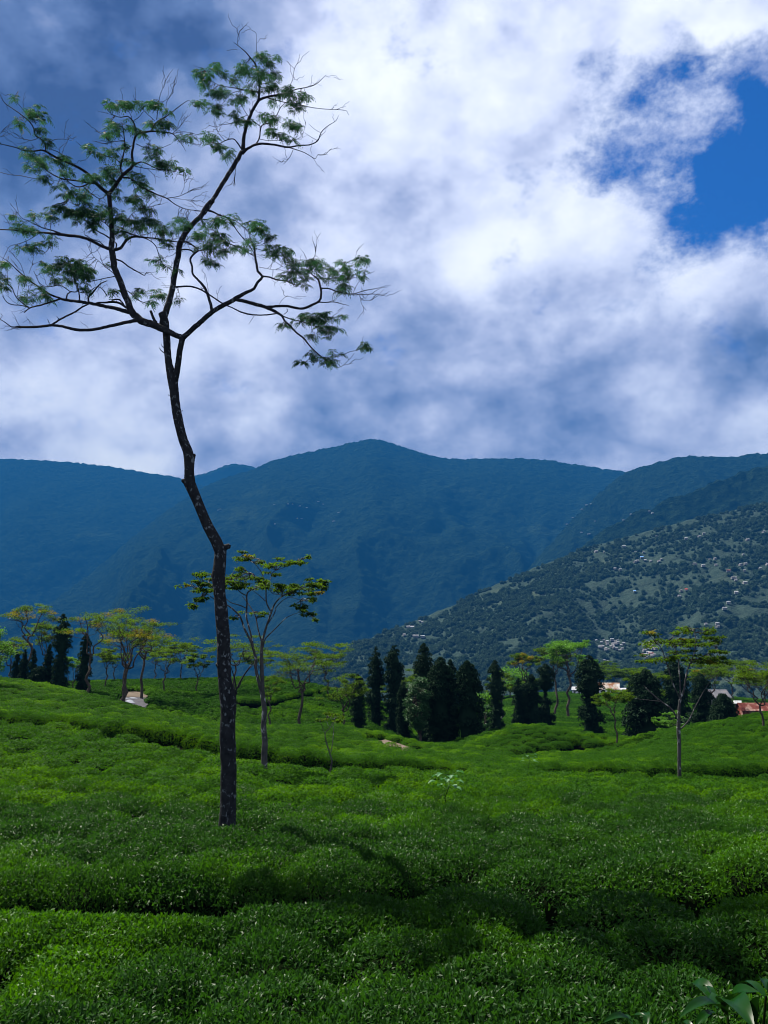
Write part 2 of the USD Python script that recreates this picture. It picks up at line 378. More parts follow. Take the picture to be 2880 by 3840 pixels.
def tz(x, y):
    x, y = np.asarray(x, float), np.asarray(y, float)
    z = tz0(x, y)
    for B in BANKS:
        yl, h = np.interp(x, B[:, 0], B[:, 1]), np.interp(x, B[:, 0], B[:, 2], left=0.0, right=0.0)
        d = y - yl
        z = z + 1.05 * h * np.clip(d / 0.5 + 0.5, 0, 1) * np.exp(-np.maximum(d, 0) / 9.0)
    return z


def gz(x, y):
    return tz(x, y) - BUSH_H


def hit(sx, sy, y0=5.0, y1=420.0, off=0.0):
    """First point of the plucking table on the line of sight through a point of the photograph."""
    r = ray(sx, sy)
    Y = np.geomspace(y0, y1, 1600)
    d = EYE[2] + r[2] * Y - tz(EYE[0] + r[0] * Y, Y) - off
    k = np.argmax(d <= 0)
    if d[k] > 0:
        k = len(Y) - 1
    return EYE + r * Y[k]


def dhit(dx, dy, **k):
    return hit(dx * 1.736, dy * 1.736, **k)


def grid_faces(nu, nv):
    i, j = np.meshgrid(np.arange(nu - 1), np.arange(nv - 1), indexing='ij')
    q = np.stack([i * nv + j, (i + 1) * nv + j, (i + 1) * nv + j + 1, i * nv + j + 1], -1).reshape(-1, 4)
    return np.vstack([q[:, [0, 1, 2]], q[:, [0, 2, 3]]])


for line in ([(-300, 1940, .1), (0, 1927, .1), (300, 1924, .1), (470, 1934, .1), (640, 1912, .07), (880, 1894, .04), (1000, 1890, 0)],
             [(-260, 1500, 0), (-160, 1525, .15), (0, 1548, .2), (120, 1560, .26), (240, 1578, .42), (360, 1602, .62), (480, 1626, .55), (600, 1642, .48), (720, 1651, .40), (850, 1656, .34), (985, 1660, .24), (1060, 1661, 0)],
             [(1100, 1661, 0), (1170, 1662, .2), (1300, 1666, .34), (1467, 1670, .38), (1560, 1671, .38), (1659, 1669, .42), (1800, 1667, .3), (1900, 1666, 0)],
             [(796, 1584, 0), (822, 1588, .35), (850, 1599, .42), (884, 1608, .35), (905, 1613, 0)],
             [(490, 1508, 0), (505, 1513, .5), (540, 1523, .7), (575, 1521, .6), (620, 1509, .5), (680, 1495, .4), (700, 1490, 0)]):
    _b = np.array([np.r_[dhit(p[0], p[1])[:2], p[2]] for p in line])
    BANKS.append(_b[np.argsort(_b[:, 0])])
_v = np.stack([_GX, _GY, tz(_GX, _GY) - BUSH_H + 0.10 * (fbm(np.stack([_GX * 0.5, _GY * 0.5, 0 * _GX], -1), 3, 5) - 0.5)], -1)
ground = part('/World', 'ground', (_v.reshape(-1, 3), grid_faces(len(_gx), len(_gy))), M['soil'], True)
tag(ground, 'dark soil of the tea garden rolling down towards the valley', 'ground', kind='structure')

# ------------------------------------------------------------------ mountains


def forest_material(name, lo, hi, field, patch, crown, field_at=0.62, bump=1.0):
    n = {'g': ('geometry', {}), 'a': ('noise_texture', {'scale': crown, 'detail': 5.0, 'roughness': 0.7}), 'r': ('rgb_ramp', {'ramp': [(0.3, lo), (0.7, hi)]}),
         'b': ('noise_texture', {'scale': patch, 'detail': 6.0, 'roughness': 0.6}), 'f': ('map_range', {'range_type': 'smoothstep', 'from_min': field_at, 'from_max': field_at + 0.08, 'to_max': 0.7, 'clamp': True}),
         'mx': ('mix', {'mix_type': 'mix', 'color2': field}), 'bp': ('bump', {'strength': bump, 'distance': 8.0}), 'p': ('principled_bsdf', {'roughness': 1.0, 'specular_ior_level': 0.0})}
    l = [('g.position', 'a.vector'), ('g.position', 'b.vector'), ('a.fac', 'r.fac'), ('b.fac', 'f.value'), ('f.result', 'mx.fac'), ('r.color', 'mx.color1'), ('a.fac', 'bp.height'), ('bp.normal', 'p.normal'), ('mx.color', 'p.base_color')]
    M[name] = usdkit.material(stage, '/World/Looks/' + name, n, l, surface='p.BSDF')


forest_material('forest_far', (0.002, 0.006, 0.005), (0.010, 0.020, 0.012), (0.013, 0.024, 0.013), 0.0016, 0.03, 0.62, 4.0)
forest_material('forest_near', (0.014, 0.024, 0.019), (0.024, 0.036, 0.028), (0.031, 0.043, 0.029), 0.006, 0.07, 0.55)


class Ridge:
    """A mountainside as a height field between a crest line and its foot, with spurs, gullies and a back slope."""

    def __init__(self, crest, foot_d, foot_z, nu, nv, amp, freq, seed, prof=1.15, rough=14.0, lean=0.6):
        c = np.array([dat(*p) for p in crest])
        c = catmull(c, 60.0)
        s = np.concatenate([[0], np.cumsum(np.linalg.norm(np.diff(c[:, :2], axis=0), axis=1))])
        u = np.linspace(0, s[-1], nu)
        top = np.stack([np.interp(u, s, c[:, k]) for k in range(3)], -1)
        v = np.concatenate([np.linspace(0, 1, nv), 1 + np.linspace(0.06, 0.7, 12)])
        fd = foot_d * (top[:, 1] / top[:, 1].mean()) ** lean
        foot = np.stack([top[:, 0] * (fd / top[:, 1]) ** 0.8, fd, np.full(nu, foot_z)], -1)
        t = np.clip(v, 0, 1)[None, :, None]
        P = foot[:, None] * (1 - t) + top[:, None] * t
        P[..., 2] = foot_z + (top[:, None, 2] - foot_z) * (0.35 * t[..., 0] + 0.65 * t[..., 0] ** prof)
        back = np.maximum(v - 1, 0)[None, :]
        P[..., 1] += back * (top[:, None, 1] - foot[:, None, 1])
        P[..., 2] -= back ** 1.0 * (top[:, None, 2] - foot_z) * 1.1
        win = np.clip(t[..., 0] * 3, 0, 1) * np.clip((1 - t[..., 0]) * 2.2, 0, 1)
        q = np.stack([u[:, None] * freq + 1.2 * fbm(P * freq * 0.6, 3, seed + 9), t[..., 0] * 1.6 + 0 * u[:, None], np.zeros(P.shape[:2]) + seed], -1)
        rid = 1 - np.abs(2 * fbm(q, 4, seed) - 1) * 2.2
        P[..., 2] += amp * win * rid
        P[..., 2] += amp * 0.35 * win * (fbm(P * freq * 4, 4, seed + 3) - 0.5) * 2
        P[..., 2] += rough * (fbm(P / 28.0, 3, seed + 5) - 0.5) * 2 * np.clip(1.15 - back * 2, 0, 1)
        self.P, self.nv = P, nv

    def mesh(self):
        nu, nv = self.P.shape[:2]
        return self.P.reshape(-1, 3), grid_faces(nu, nv)

    def screen(self):
        d = self.P[:, : self.nv] - EYE
        f = d[..., 1] * C_C + d[..., 2] * S_C
        return np.stack([1440 + FPX * d[..., 0] / f, 1920 - FPX * (-d[..., 1] * S_C + d[..., 2] * C_C) / f], -1) / 1.736


ZF = -260.0
ridges = {}
RIDGES = [
    ('far_hill', [(300, 1075, 9500), (400, 1035, 9500), (450, 1020, 9500), (500, 1003, 9500), (560, 1013, 9500), (640, 1055, 9500), (720, 1100, 9500)], 7500, ZF, 110, 60, 60, 1 / 900, 3, 'forest_far', 'pale distant mountain filling the gap between the left slope and the central massif'),
    ('left_mountain', [(-500, 940, 7200), (-250, 975, 7200), (0, 991, 7200), (100, 995, 7200), (200, 1003, 7200), (300, 1018, 7200), (380, 1031, 7200), (430, 1046, 7200), (520, 1100, 7200), (640, 1180, 7200), (800, 1300, 7200)], 4300, ZF, 260, 170, 170, 1 / 1100, 11, 'forest_far', 'long blue forested mountain on the left with its top in the cloud'),
    ('central_mountain', [(-400, 1480, 4000), (-150, 1420, 4300), (50, 1340, 4600), (200, 1235, 5000), (300, 1150, 5300), (380, 1090, 5500), (450, 1046, 5700), (530, 1019, 5900), (600, 992, 6000), (700, 969, 6100), (760, 956, 6150), (810, 948, 6200), (880, 968, 6200), (950, 988, 6200), (1000, 991, 6200), (1100, 989, 6200), (1180, 994, 6200), (1260, 1006, 6200), (1350, 1019, 6200), (1450, 1050, 6200), (1600, 1120, 6200), (1800, 1200, 6200)], 3000, ZF, 420, 220, 190, 1 / 900, 21, 'forest_far', 'broad blue forested mountain in the middle whose summit touches the cloud'),
    ('right_mountain', [(900, 1420, 3300), (1000, 1350, 3500), (1100, 1270, 3700), (1170, 1195, 3900), (1230, 1130, 4100), (1290, 1070, 4300), (1350, 1020, 4500), (1400, 1004, 4500), (1480, 986, 4500), (1560, 986, 4500), (1659, 978, 4500), (1900, 950, 4500), (2200, 930, 4500)], 2300, ZF, 260, 170, 120, 1 / 700, 31, 'forest_far', 'forested ridge on the right edging the sky below a bright strip of cloud'),
    ('right_shoulder', [(900, 1440, 2500), (1050, 1330, 2600), (1150, 1262, 2700), (1230, 1205, 2750), (1300, 1150, 2800), (1380, 1106, 2850), (1480, 1068, 2900), (1560, 1036, 2950), (1610, 1018, 3000), (1659, 1003, 3000), (1850, 940, 3000), (2150, 900, 3000)], 1900, ZF, 220, 130, 70, 1 / 500, 41, 'forest_far', 'dark shadowed mountain shoulder descending from the right edge'),
    ('village_hill', [(500, 1500, 1500), (620, 1455, 1600), (700, 1425, 1650), (760, 1395, 1700), (830, 1367, 1750), (900, 1340, 1800), (980, 1307, 1850), (1050, 1272, 1900), (1110, 1245, 1930), (1170, 1222, 1960), (1250, 1190, 2000), (1330, 1167, 2000), (1400, 1147, 2000), (1480, 1124, 2000), (1560, 1108, 2000), (1659, 1085, 2000), (1900, 1020, 2000), (2150, 980, 2000)], 800, -190, 320, 220, 30, 1 / 260, 51, 'forest_near', 'nearer wooded hillside on the right dotted with houses and small fields'),
]
for nm, crest, fd, fz, nu, nv, amp, fr, sd, mt, lab in RIDGES:
    R = ridges[nm] = Ridge(crest, fd, fz, nu, nv, amp, fr, sd, rough=6.0 if nm == 'village_hill' else 16.0, lean=0.4 if nm == 'village_hill' else 0.6)
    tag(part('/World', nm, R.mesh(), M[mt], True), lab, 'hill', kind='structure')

_xs, _ys = np.linspace(-9000, 9000, 60), np.concatenate([[-30.0], np.linspace(250, 12500, 60)])
_X, _Y = np.meshgrid(_xs, _ys, indexing='ij')
_Z = np.where(_Y < 200, -60.0, -230.0) + 30 * fbm(np.stack([_X, _Y, 0 * _X], -1) / 600, 3, 8)
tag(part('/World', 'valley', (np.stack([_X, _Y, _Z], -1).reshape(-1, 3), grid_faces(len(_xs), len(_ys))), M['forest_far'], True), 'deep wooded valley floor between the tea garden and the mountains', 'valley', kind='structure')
# ------------------------------------------------------------------ tea bushes
def bush_mesh(rng, R, n, L, W, simple, lump, edge=0.16, top_part=0.80, erect=0.5):
    """Leaves over a low flat-topped mound of radius R whose top lies at z = BUSH_H."""
    k = int(n * top_part)
    rho = R * np.sqrt(rng.random(k)); phi = rng.random(k) * 2 * np.pi
    x, y = rho * np.cos(phi), rho * np.sin(phi)
    top = BUSH_H - 0.06 * (rho / R) ** 2 - edge * np.clip((rho / R - 0.40) / 0.60, 0, 1) ** 1.8
    top += lump * (fbm(np.stack([x * 4.5, y * 4.5, np.full(k, rng.random() * 50)], -1), 2, 3) - 0.5)
    p1 = np.stack([x, y, top - rng.random(k) ** 1.5 * 0.14], -1)
    up1 = unit(np.stack([x / R * 0.5, y / R * 0.5, np.ones(k)], -1))
    m = n - k
    phi = rng.random(m) * 2 * np.pi; t = rng.random(m)
    rr = R * (0.80 + 0.22 * np.sin(t * np.pi * 0.8)) + rng.normal(size=m) * 0.02
    p2 = np.stack([rr * np.cos(phi), rr * np.sin(phi), 0.06 + t * (BUSH_H - 0.22)], -1)
    up2 = unit(np.stack([np.cos(phi), np.sin(phi), np.full(m, 0.55)], -1))
    p, up = np.vstack([p1, p2]), np.vstack([up1, up2])
    d = up * (erect + 0.4 * rng.random((n, 1))) + rng.normal(size=(n, 3)) * 0.55
    d[:, 2] += 0.12
    ln = L * (0.65 + 0.6 * rng.random(n))
    return leaves(p, d, up + rng.normal(size=(n, 3)) * 0.30, ln, W * ln / L, bend=0.12, fold=0.22, simple=simple)


def bush_core(rng, R):
    m = trimesh.creation.icosphere(2)
    v = np.array(m.vertices)
    z = np.clip(v[:, 2], -0.2, 1)
    w = np.stack([v[:, 0] * R * 0.82, v[:, 1] * R * 0.82, np.where(z > 0, (z ** 0.45) * (BUSH_H - 0.24), z * 0.6)], -1)
    w *= 1 + 0.10 * (fbm(v * 2.5 + rng.random() * 30, 2, 4) - 0.5)[:, None]
    return w, np.array(m.faces)


_rng = np.random.default_rng(4)
SP = 0.95
near_protos = [(bush_mesh(_rng, 0.66, 3600, 0.063, 0.025, False, 0.13, 0.21, 0.72, 0.36), bush_core(_rng, 0.70)) for _ in range(4)]
mid_protos = [(bush_mesh(_rng, 0.57, 2100, 0.058, 0.034, True, 0.13, 0.50, 0.76, 0.20), bush_core(_rng, 0.56)) for _ in range(4)]
far_protos = [(bush_mesh(_rng, 0.60, 620, 0.13, 0.075, True, 0.13, 0.50, 0.76, 0.20), bush_core(_rng, 0.66)) for _ in range(4)]

# lanes between the blocks of bushes, as lines on the ground
LANES = []


def lane(points, width):
    P = np.array([dhit(*p)[:2] if len(p) == 2 else dat(*p)[:2] for p in points])
    P = catmull(np.c_[P, np.zeros(len(P))], 0.3)[:, :2]
    LANES.append((P, width))


# (the line of sight grazes over the front row: the trace runs along the foot of the row behind the lane)
def shift(points, by):
    return [(x, y + by) for x, y in points]


lane(shift([(-150, 1995), (0, 1993), (120, 1988), (300, 1990), (420, 1998), (470, 2000), (540, 1990), (640, 1978), (760, 1966), (880, 1960)], -66), 0.50)
lane(shift([(1240, 1925), (1290, 1912), (1345, 1900), (1440, 1890)], -4), 0.12)
lane(shift([(1380, 1900), (1500, 1893), (1580, 1890), (1760, 1880)], -8), 0.22)
lane([(-160, 1525), (0, 1548), (120, 1560), (240, 1578), (360, 1600), (480, 1625), (600, 1641), (720, 1650), (850, 1655), (985, 1659)], 0.58)
lane([(1170, 1661), (1300, 1665), (1467, 1669), (1560, 1670), (1659, 1667), (1800, 1665)], 0.58)
lane([(505, 1512), (540, 1522), (575, 1520), (620, 1508), (680, 1494)], 0.5)
lane([(1090, 1631), (1150, 1618), (1190, 1611), (1290, 1606)], 0.28)
lane([(822, 1586), (850, 1597), (884, 1607)], 1.2)
lane([(285, 1540, 86), (290, 1520, 94), (292, 1500, 103), (290, 1488, 110)], 1.25)
lane([(170, 1488, 86), (260, 1487, 92), (300, 1480, 104)], 0.6)
_tree = [(cKDTree(P), w) for P, w in LANES]
KEEP_CLEAR = []            # (x, y, radius) around trunks and houses


def free(x, y, R):
    p = np.stack([x, y], -1)
    ok = np.ones(len(p), bool)
    for t, w in _tree:
        ok &= t.query(p)[0] > w + R * 0.62
    for cx, cy, r in KEEP_CLEAR:
        ok &= (x - cx) ** 2 + (y - cy) ** 2 > (r + R * 0.5) ** 2
    return ok


def in_view(x, y, margin=3.0):
    return np.abs(x) < (y + 1.0) * 0.4415 + margin


def bush_rows(y0, y1, row, step, jitter, seed):
    rng = np.random.default_rng(seed)
    out = []
    y = y0
    k = 0
    while y < y1:
        hw = y * 0.4415 + 4.5
        x = np.arange(-hw, hw, step) + (k % 2) * step / 2
        yy = y + 0.35 * np.sin(x * 0.11 + y * 0.05) + 0.8 * (fbm(np.stack([x * 0.06, np.full(len(x), y * 0.06), np.zeros(len(x))], -1), 2, 2) - 0.5)
        out.append(np.stack([x + rng.normal(size=len(x)) * jitter, yy + rng.normal(size=len(x)) * jitter], -1))
        y += row; k += 1
    P = np.vstack(out)
    P = P[in_view(P[:, 0], P[:, 1])]
    s = 0.90 + 0.26 * rng.random(len(P))
    keep = rng.random(len(P)) > 0.012
    return P[keep], s[keep], rng.random(len(P[keep])) * 360, rng.integers(0, 4, len(P[keep]))


def visible_slope(P):
    """Leaves out bushes that other ground hides from the camera by a wide margin."""
    keep = np.ones(len(P), bool)
    z = tz(P[:, 0], P[:, 1]) + 0.5
    for t in np.linspace(0.12, 0.97, 24):
        X, Y = P[:, 0] * t, P[:, 1] * t
        line = EYE[2] + (z - EYE[2]) * t
        keep &= ~((Y > 6) & (tz(X, Y) > line + 1.3))
    return keep


def place_bushes():
    pos_n, s_n, r_n, k_n = bush_rows(5.2, 24.0, SP * 0.95, SP * 0.98, 0.13, 1)
    pos_m, s_m, r_m, k_m = bush_rows(24.0, 88.0, SP * 1.62, SP * 1.16, 0.14, 2)
    s_m = s_m * 1.34
    fa, fb = bush_rows(88.0, 165.0, 1.5, 1.0, 0.14, 3), bush_rows(165.0, 330.0, 2.5, 1.5, 0.2, 6)
    pos_f, s_f, r_f, k_f = (np.concatenate([a, b]) for a, b in zip(fa, (fb[0], fb[1] * 1.55, fb[2], fb[3])))
    s_f = s_f * 1.15
    ok = free(pos_n[:, 0], pos_n[:, 1], 0.66); pos_n, s_n, r_n, k_n = pos_n[ok], s_n[ok], r_n[ok], k_n[ok]
    ok = free(pos_m[:, 0], pos_m[:, 1], 0.66) & visible_slope(pos_m); pos_m, s_m, r_m, k_m = pos_m[ok], s_m[ok], r_m[ok], k_m[ok]
    ok = free(pos_f[:, 0], pos_f[:, 1], 0.66) & visible_slope(pos_f) & (pos_f[:, 1] < np.where(pos_f[:, 0] > 8, 318, 235)); pos_f, s_f, r_f, k_f = pos_f[ok], s_f[ok], r_f[ok], k_f[ok]
    # close-set bushes edge the lanes
    rng = np.random.default_rng(17)
    for li, back, gap, sc in ((0, 0.86, 0.55, 0.8), (0, -0.98, 0.60, 0.95), (3, 0.95, 0.62, 0.9), (4, 0.95, 0.62, 0.9), (5, 0.85, 0.5, 0.9)):
        P, w = LANES[li]
        step = np.r_[0, np.cumsum(np.linalg.norm(np.diff(P, axis=0), axis=1))]
        t = np.arange(0, step[-1], gap)
        e = np.c_[np.interp(t, step, P[:, 0]), np.interp(t, step, P[:, 1]) + back] + rng.normal(size=(len(t), 2)) * (0.13 if li == 0 else 0.07)
        ss, rr, kk = sc * (0.92 + 0.16 * rng.random(len(t))), rng.random(len(t)) * 360, rng.integers(0, 4, len(t))
        if li == 0:
            pos_n, s_n, r_n, k_n = np.vstack([pos_n, e]), np.r_[s_n, ss], np.r_[r_n, rr], np.r_[k_n, kk]
        else:
            pos_m, s_m, r_m, k_m = np.vstack([pos_m, e]), np.r_[s_m, ss], np.r_[r_m, rr], np.r_[k_m, kk]
    # the finer and the coarser bushes mingle between 15 and 24 m
    swap = np.random.default_rng(9).random(len(pos_n)) < np.clip((pos_n[:, 1] - 15.5) / 8.5, 0, 1)
    pos_m, s_m, r_m, k_m = np.vstack([pos_m, pos_n[swap]]), np.r_[s_m, s_n[swap]], np.r_[r_m, r_n[swap]], np.r_[k_m, k_n[swap]]
    pos_n, s_n, r_n, k_n = pos_n[~swap], s_n[~swap], r_n[~swap], k_n[~swap]
    # the nearest ones are things of their own
    ok = in_view(pos_n[:, 0], pos_n[:, 1]); pos_n, s_n, r_n, k_n = pos_n[ok], s_n[ok], r_n[ok], k_n[ok]
    order = np.argsort(pos_n[:, 1])
    single, rest = order[:300], order[300:]
    cls = []
    for i, (lf, co) in enumerate(near_protos):
        c = stage.CreateClassPrim(f'/World/_class_tea_bush_{i}')
        UsdGeom.Xform.Define(stage, c.GetPath()); c = stage.GetPrimAtPath(c.GetPath()); c.SetSpecifier(Sdf.SpecifierClass)
        part(c, 'foliage', lf, M['tea_leaf'], kind='stuff')
        part(c, 'stem', co, M['tea_stem'], True)
        cls.append(c.GetPath())
    for i in single:
        x, y = pos_n[i]
        z = gz(x, y)
        o = UsdGeom.Xform.Define(stage, fresh('/World', 'tea_bush'))
        o.AddTranslateOp().Set(Gf.Vec3d(float(x), float(y), float(z)))
        o.AddRotateZOp().Set(float(r_n[i])); o.AddScaleOp().Set(Gf.Vec3f(float(s_n[i]), float(s_n[i]), float(0.94 + 0.13 * ((r_n[i] * 7.3) % 1.0))))
        o.GetPrim().GetReferences().AddInternalReference(cls[k_n[i]]); o.GetPrim().SetInstanceable(True)
        tag(o, 'glossy green tea bush clipped flat, merging with its neighbours in the foreground', 'tea bush', 'tea bushes filling the foreground')
    def field(name, protos, mat, pos, s, r, k, label):
        pi = UsdGeom.PointInstancer.Define(stage, fresh('/World', name))
        paths = []
        for i, (lf, co) in enumerate(protos):
            x = UsdGeom.Xform.Define(stage, f'{pi.GetPath()}/prototypes/bush_{i}')
            usdkit.mesh(stage, f'{x.GetPath()}/foliage', lf, M[mat]); usdkit.mesh(stage, f'{x.GetPath()}/stem', co, M['tea_stem'], True)
            paths.append(x.GetPath())
        pi.CreatePrototypesRel().SetTargets(paths)
        pi.CreateProtoIndicesAttr(Vt.IntArray.FromNumpy(k.astype(np.int32)))
        z = gz(pos[:, 0], pos[:, 1])
        pi.CreatePositionsAttr(Vt.Vec3fArray.FromNumpy(np.c_[pos, z].astype(np.float32)))
        pi.CreateScalesAttr(Vt.Vec3fArray.FromNumpy(np.c_[s, s, 0.86 + 0.26 * ((r * 7.3) % 1.0)].astype(np.float32)))
        a = np.radians(r) / 2
        pi.CreateOrientationsAttr(Vt.QuathArray([Gf.Quath(float(math.cos(t)), 0.0, 0.0, float(math.sin(t))) for t in a]))
        tag(pi, label, 'tea bushes', kind='stuff')
        return len(pos)
    a = 0 if not len(rest) else field('tea_field', near_protos, 'tea_leaf', pos_n[rest], s_n[rest], r_n[rest], k_n[rest], 'dense clipped tea around the foot of the big leaning tree')
    b = field('tea_field', mid_protos, 'tea_leaf_mid', pos_m, s_m, r_m, k_m, 'tea field rolling over the middle distance on both sides of the dark lane')
    c = field('tea_field', far_protos, 'tea_leaf_far', pos_f, s_f, r_f, k_f, 'rows of tea on the far slopes below the white house and behind the left crest')
    print('bushes', len(single), a, b, c)
# ------------------------------------------------------------------ the big leaning shade tree
CROPS = {'a': (0, 300, 0.4521), 'b': (600, 100, 0.4521), 'c': (0, 700, 0.4521), 'd': (700, 750, 0.4521), 't': (600, 1200, 0.8811), 's': (680, 2030, 0.4068), 'r': (1980, 2300, 0.5425)}


def src(c, x, y):
    ox, oy, s = CROPS[c]
    return ox + x * s, oy + y * s


class Grown:
    """A tree grown along traced limbs: every limb leaves its parent at the parent's depth and drifts towards or away from the viewer."""

    def __init__(self, root, Y0, seed, drift=0.35, fine=1.0):
        self.root, self.Y0, self.rng, self.drift = root, Y0, np.random.default_rng(seed), drift
        self.img, self.pts, self.owner, self.rad = [], [], [], []       # every node so far: photo position, world point, its limb, radius
        self.limbs, self.twigs, self.fine = [], {}, fine

    def near(self, sx, sy):
        d = np.array([(a - sx) ** 2 + (b - sy) ** 2 for a, b in self.img])
        k = int(d.argmin())
        return k, math.sqrt(d[k])

    def limb(self, name, crop, pts, mat, sides=8, rough=0.05, parent=None, drift=None, straight=False, wob=0.5):
        s = CROPS[crop][2]
        P, w = [], None
        for p in pts:
            if len(p) > 2:
                w = p[2]
            P.append((*src(crop, p[0], p[1]), w * s))
        P = np.array(P, float)
        # widths given only sometimes: interpolate between the given ones
        given = [i for i, p in enumerate(pts) if len(p) > 2]
        P[:, 2] = np.interp(np.arange(len(P)), given, P[given, 2])
        Ystart = self.Y0
        if self.img:
            k, dist = self.near(*P[0, :2])
            ke, diste = self.near(*P[-1, :2])
            Ystart = self.pts[k][1]
        ln = np.concatenate([[0], np.cumsum(np.linalg.norm(np.diff(P[:, :2], axis=0), axis=1))]) / FPX * self.Y0
        sl = 0.0 if straight else (self.rng.uniform(-1, 1) * self.drift if drift is None else drift)
        Yv = Ystart + sl * ln + (0 if straight else 0.10 * np.sin(ln * 1.7 + self.rng.random() * 6) * np.minimum(ln, 1))
        W = np.array([np.r_[at(x, y, Y), r * Y / FPX / 2] for (x, y, r), Y in zip(P, Yv)])
        C = catmull(W, max(0.05, W[:, 3].mean() * 1.3) if len(W) > 2 else 0.1)
        C[:, 3] = np.maximum(C[:, 3], 0.0032 * self.fine)
        if not straight:
            C[1:-1, :3] += (fbm(C[1:-1, :3] * 5.0, 2, 7)[:, None] - 0.5) * 0.0 + self.rng.normal(size=(len(C) - 2, 3)) * C[1:-1, 3:4] * 0.16 * wob
        m = tube(C[:, :3], C[:, 3], sides, rough, seed=len(self.limbs))
        prim = part(self.root if parent is None else parent, name, m, mat, True)
        for c in C:
            d = c[:3] - EYE
            f = d[1] * C_C + d[2] * S_C
            self.img.append((1440 + FPX * d[0] / f, 1920 - FPX * (-d[1] * S_C + d[2] * C_C) / f))
            self.pts.append(c[:3]); self.owner.append(len(self.limbs)); self.rad.append(c[3])
        self.limbs.append((prim, C))
        return prim

    def twig(self, owner, A, B, r0=0.006, r1=0.003, sag=0.0):
        n = 5
        t = np.linspace(0, 1, n)[:, None]
        P = A * (1 - t) + B * t
        P[1:-1] += self.rng.normal(size=(n - 2, 3)) * np.linalg.norm(B - A) * 0.055
        P[:, 2] += sag * np.sin(t[:, 0] * np.pi)
        self.twigs.setdefault(owner, []).append(tube(P, np.linspace(r0, r1, n) * self.fine, 4, cap=False))

    def finish_twigs(self, mat):
        for o, ms in self.twigs.items():
            part(self.limbs[o][0], 'twigs', cat_meshes(ms), mat, True)


def spray(rng, L, n_fr):
    """A tuft of feathery twice-divided fronds that arch outwards and droop."""
    ps, ds, us, ls = [], [], [], []
    a0 = rng.random() * 6.283
    for k in range(n_fr):
        az = a0 + k * 6.283 / n_fr + rng.normal() * 0.4
        o = np.array([math.cos(az), math.sin(az), 0.0])
        e = rng.uniform(-0.1, 0.7)
        Lf = L * rng.uniform(0.7, 1.25)
        s = np.cross(o, [0, 0, 1.0])
        for j in range(6):
            t = (j + 0.9) / 6
            q = o * Lf * (t * math.cos(e)) + np.array([0, 0, Lf * (t * math.sin(e) - 0.62 * t * t)])
            T = unit(o * math.cos(e) + np.array([0, 0, math.sin(e) - 1.24 * t]))
            lp = Lf * 0.40 * (1 - 0.55 * abs(t - 0.45))
            for sg in ((-1, 1) if j < 5 else (0,)):
                ps.append(q); ds.append(T * 0.75 + s * sg * 0.85 + np.array([0, 0, -0.28]) + rng.normal(size=3) * 0.12); us.append(np.cross(s, T)); ls.append(lp)
    return leaves(np.array(ps), np.array(ds), np.array(us), np.array(ls), np.array(ls) * 0.34, bend=0.15, simple=True)


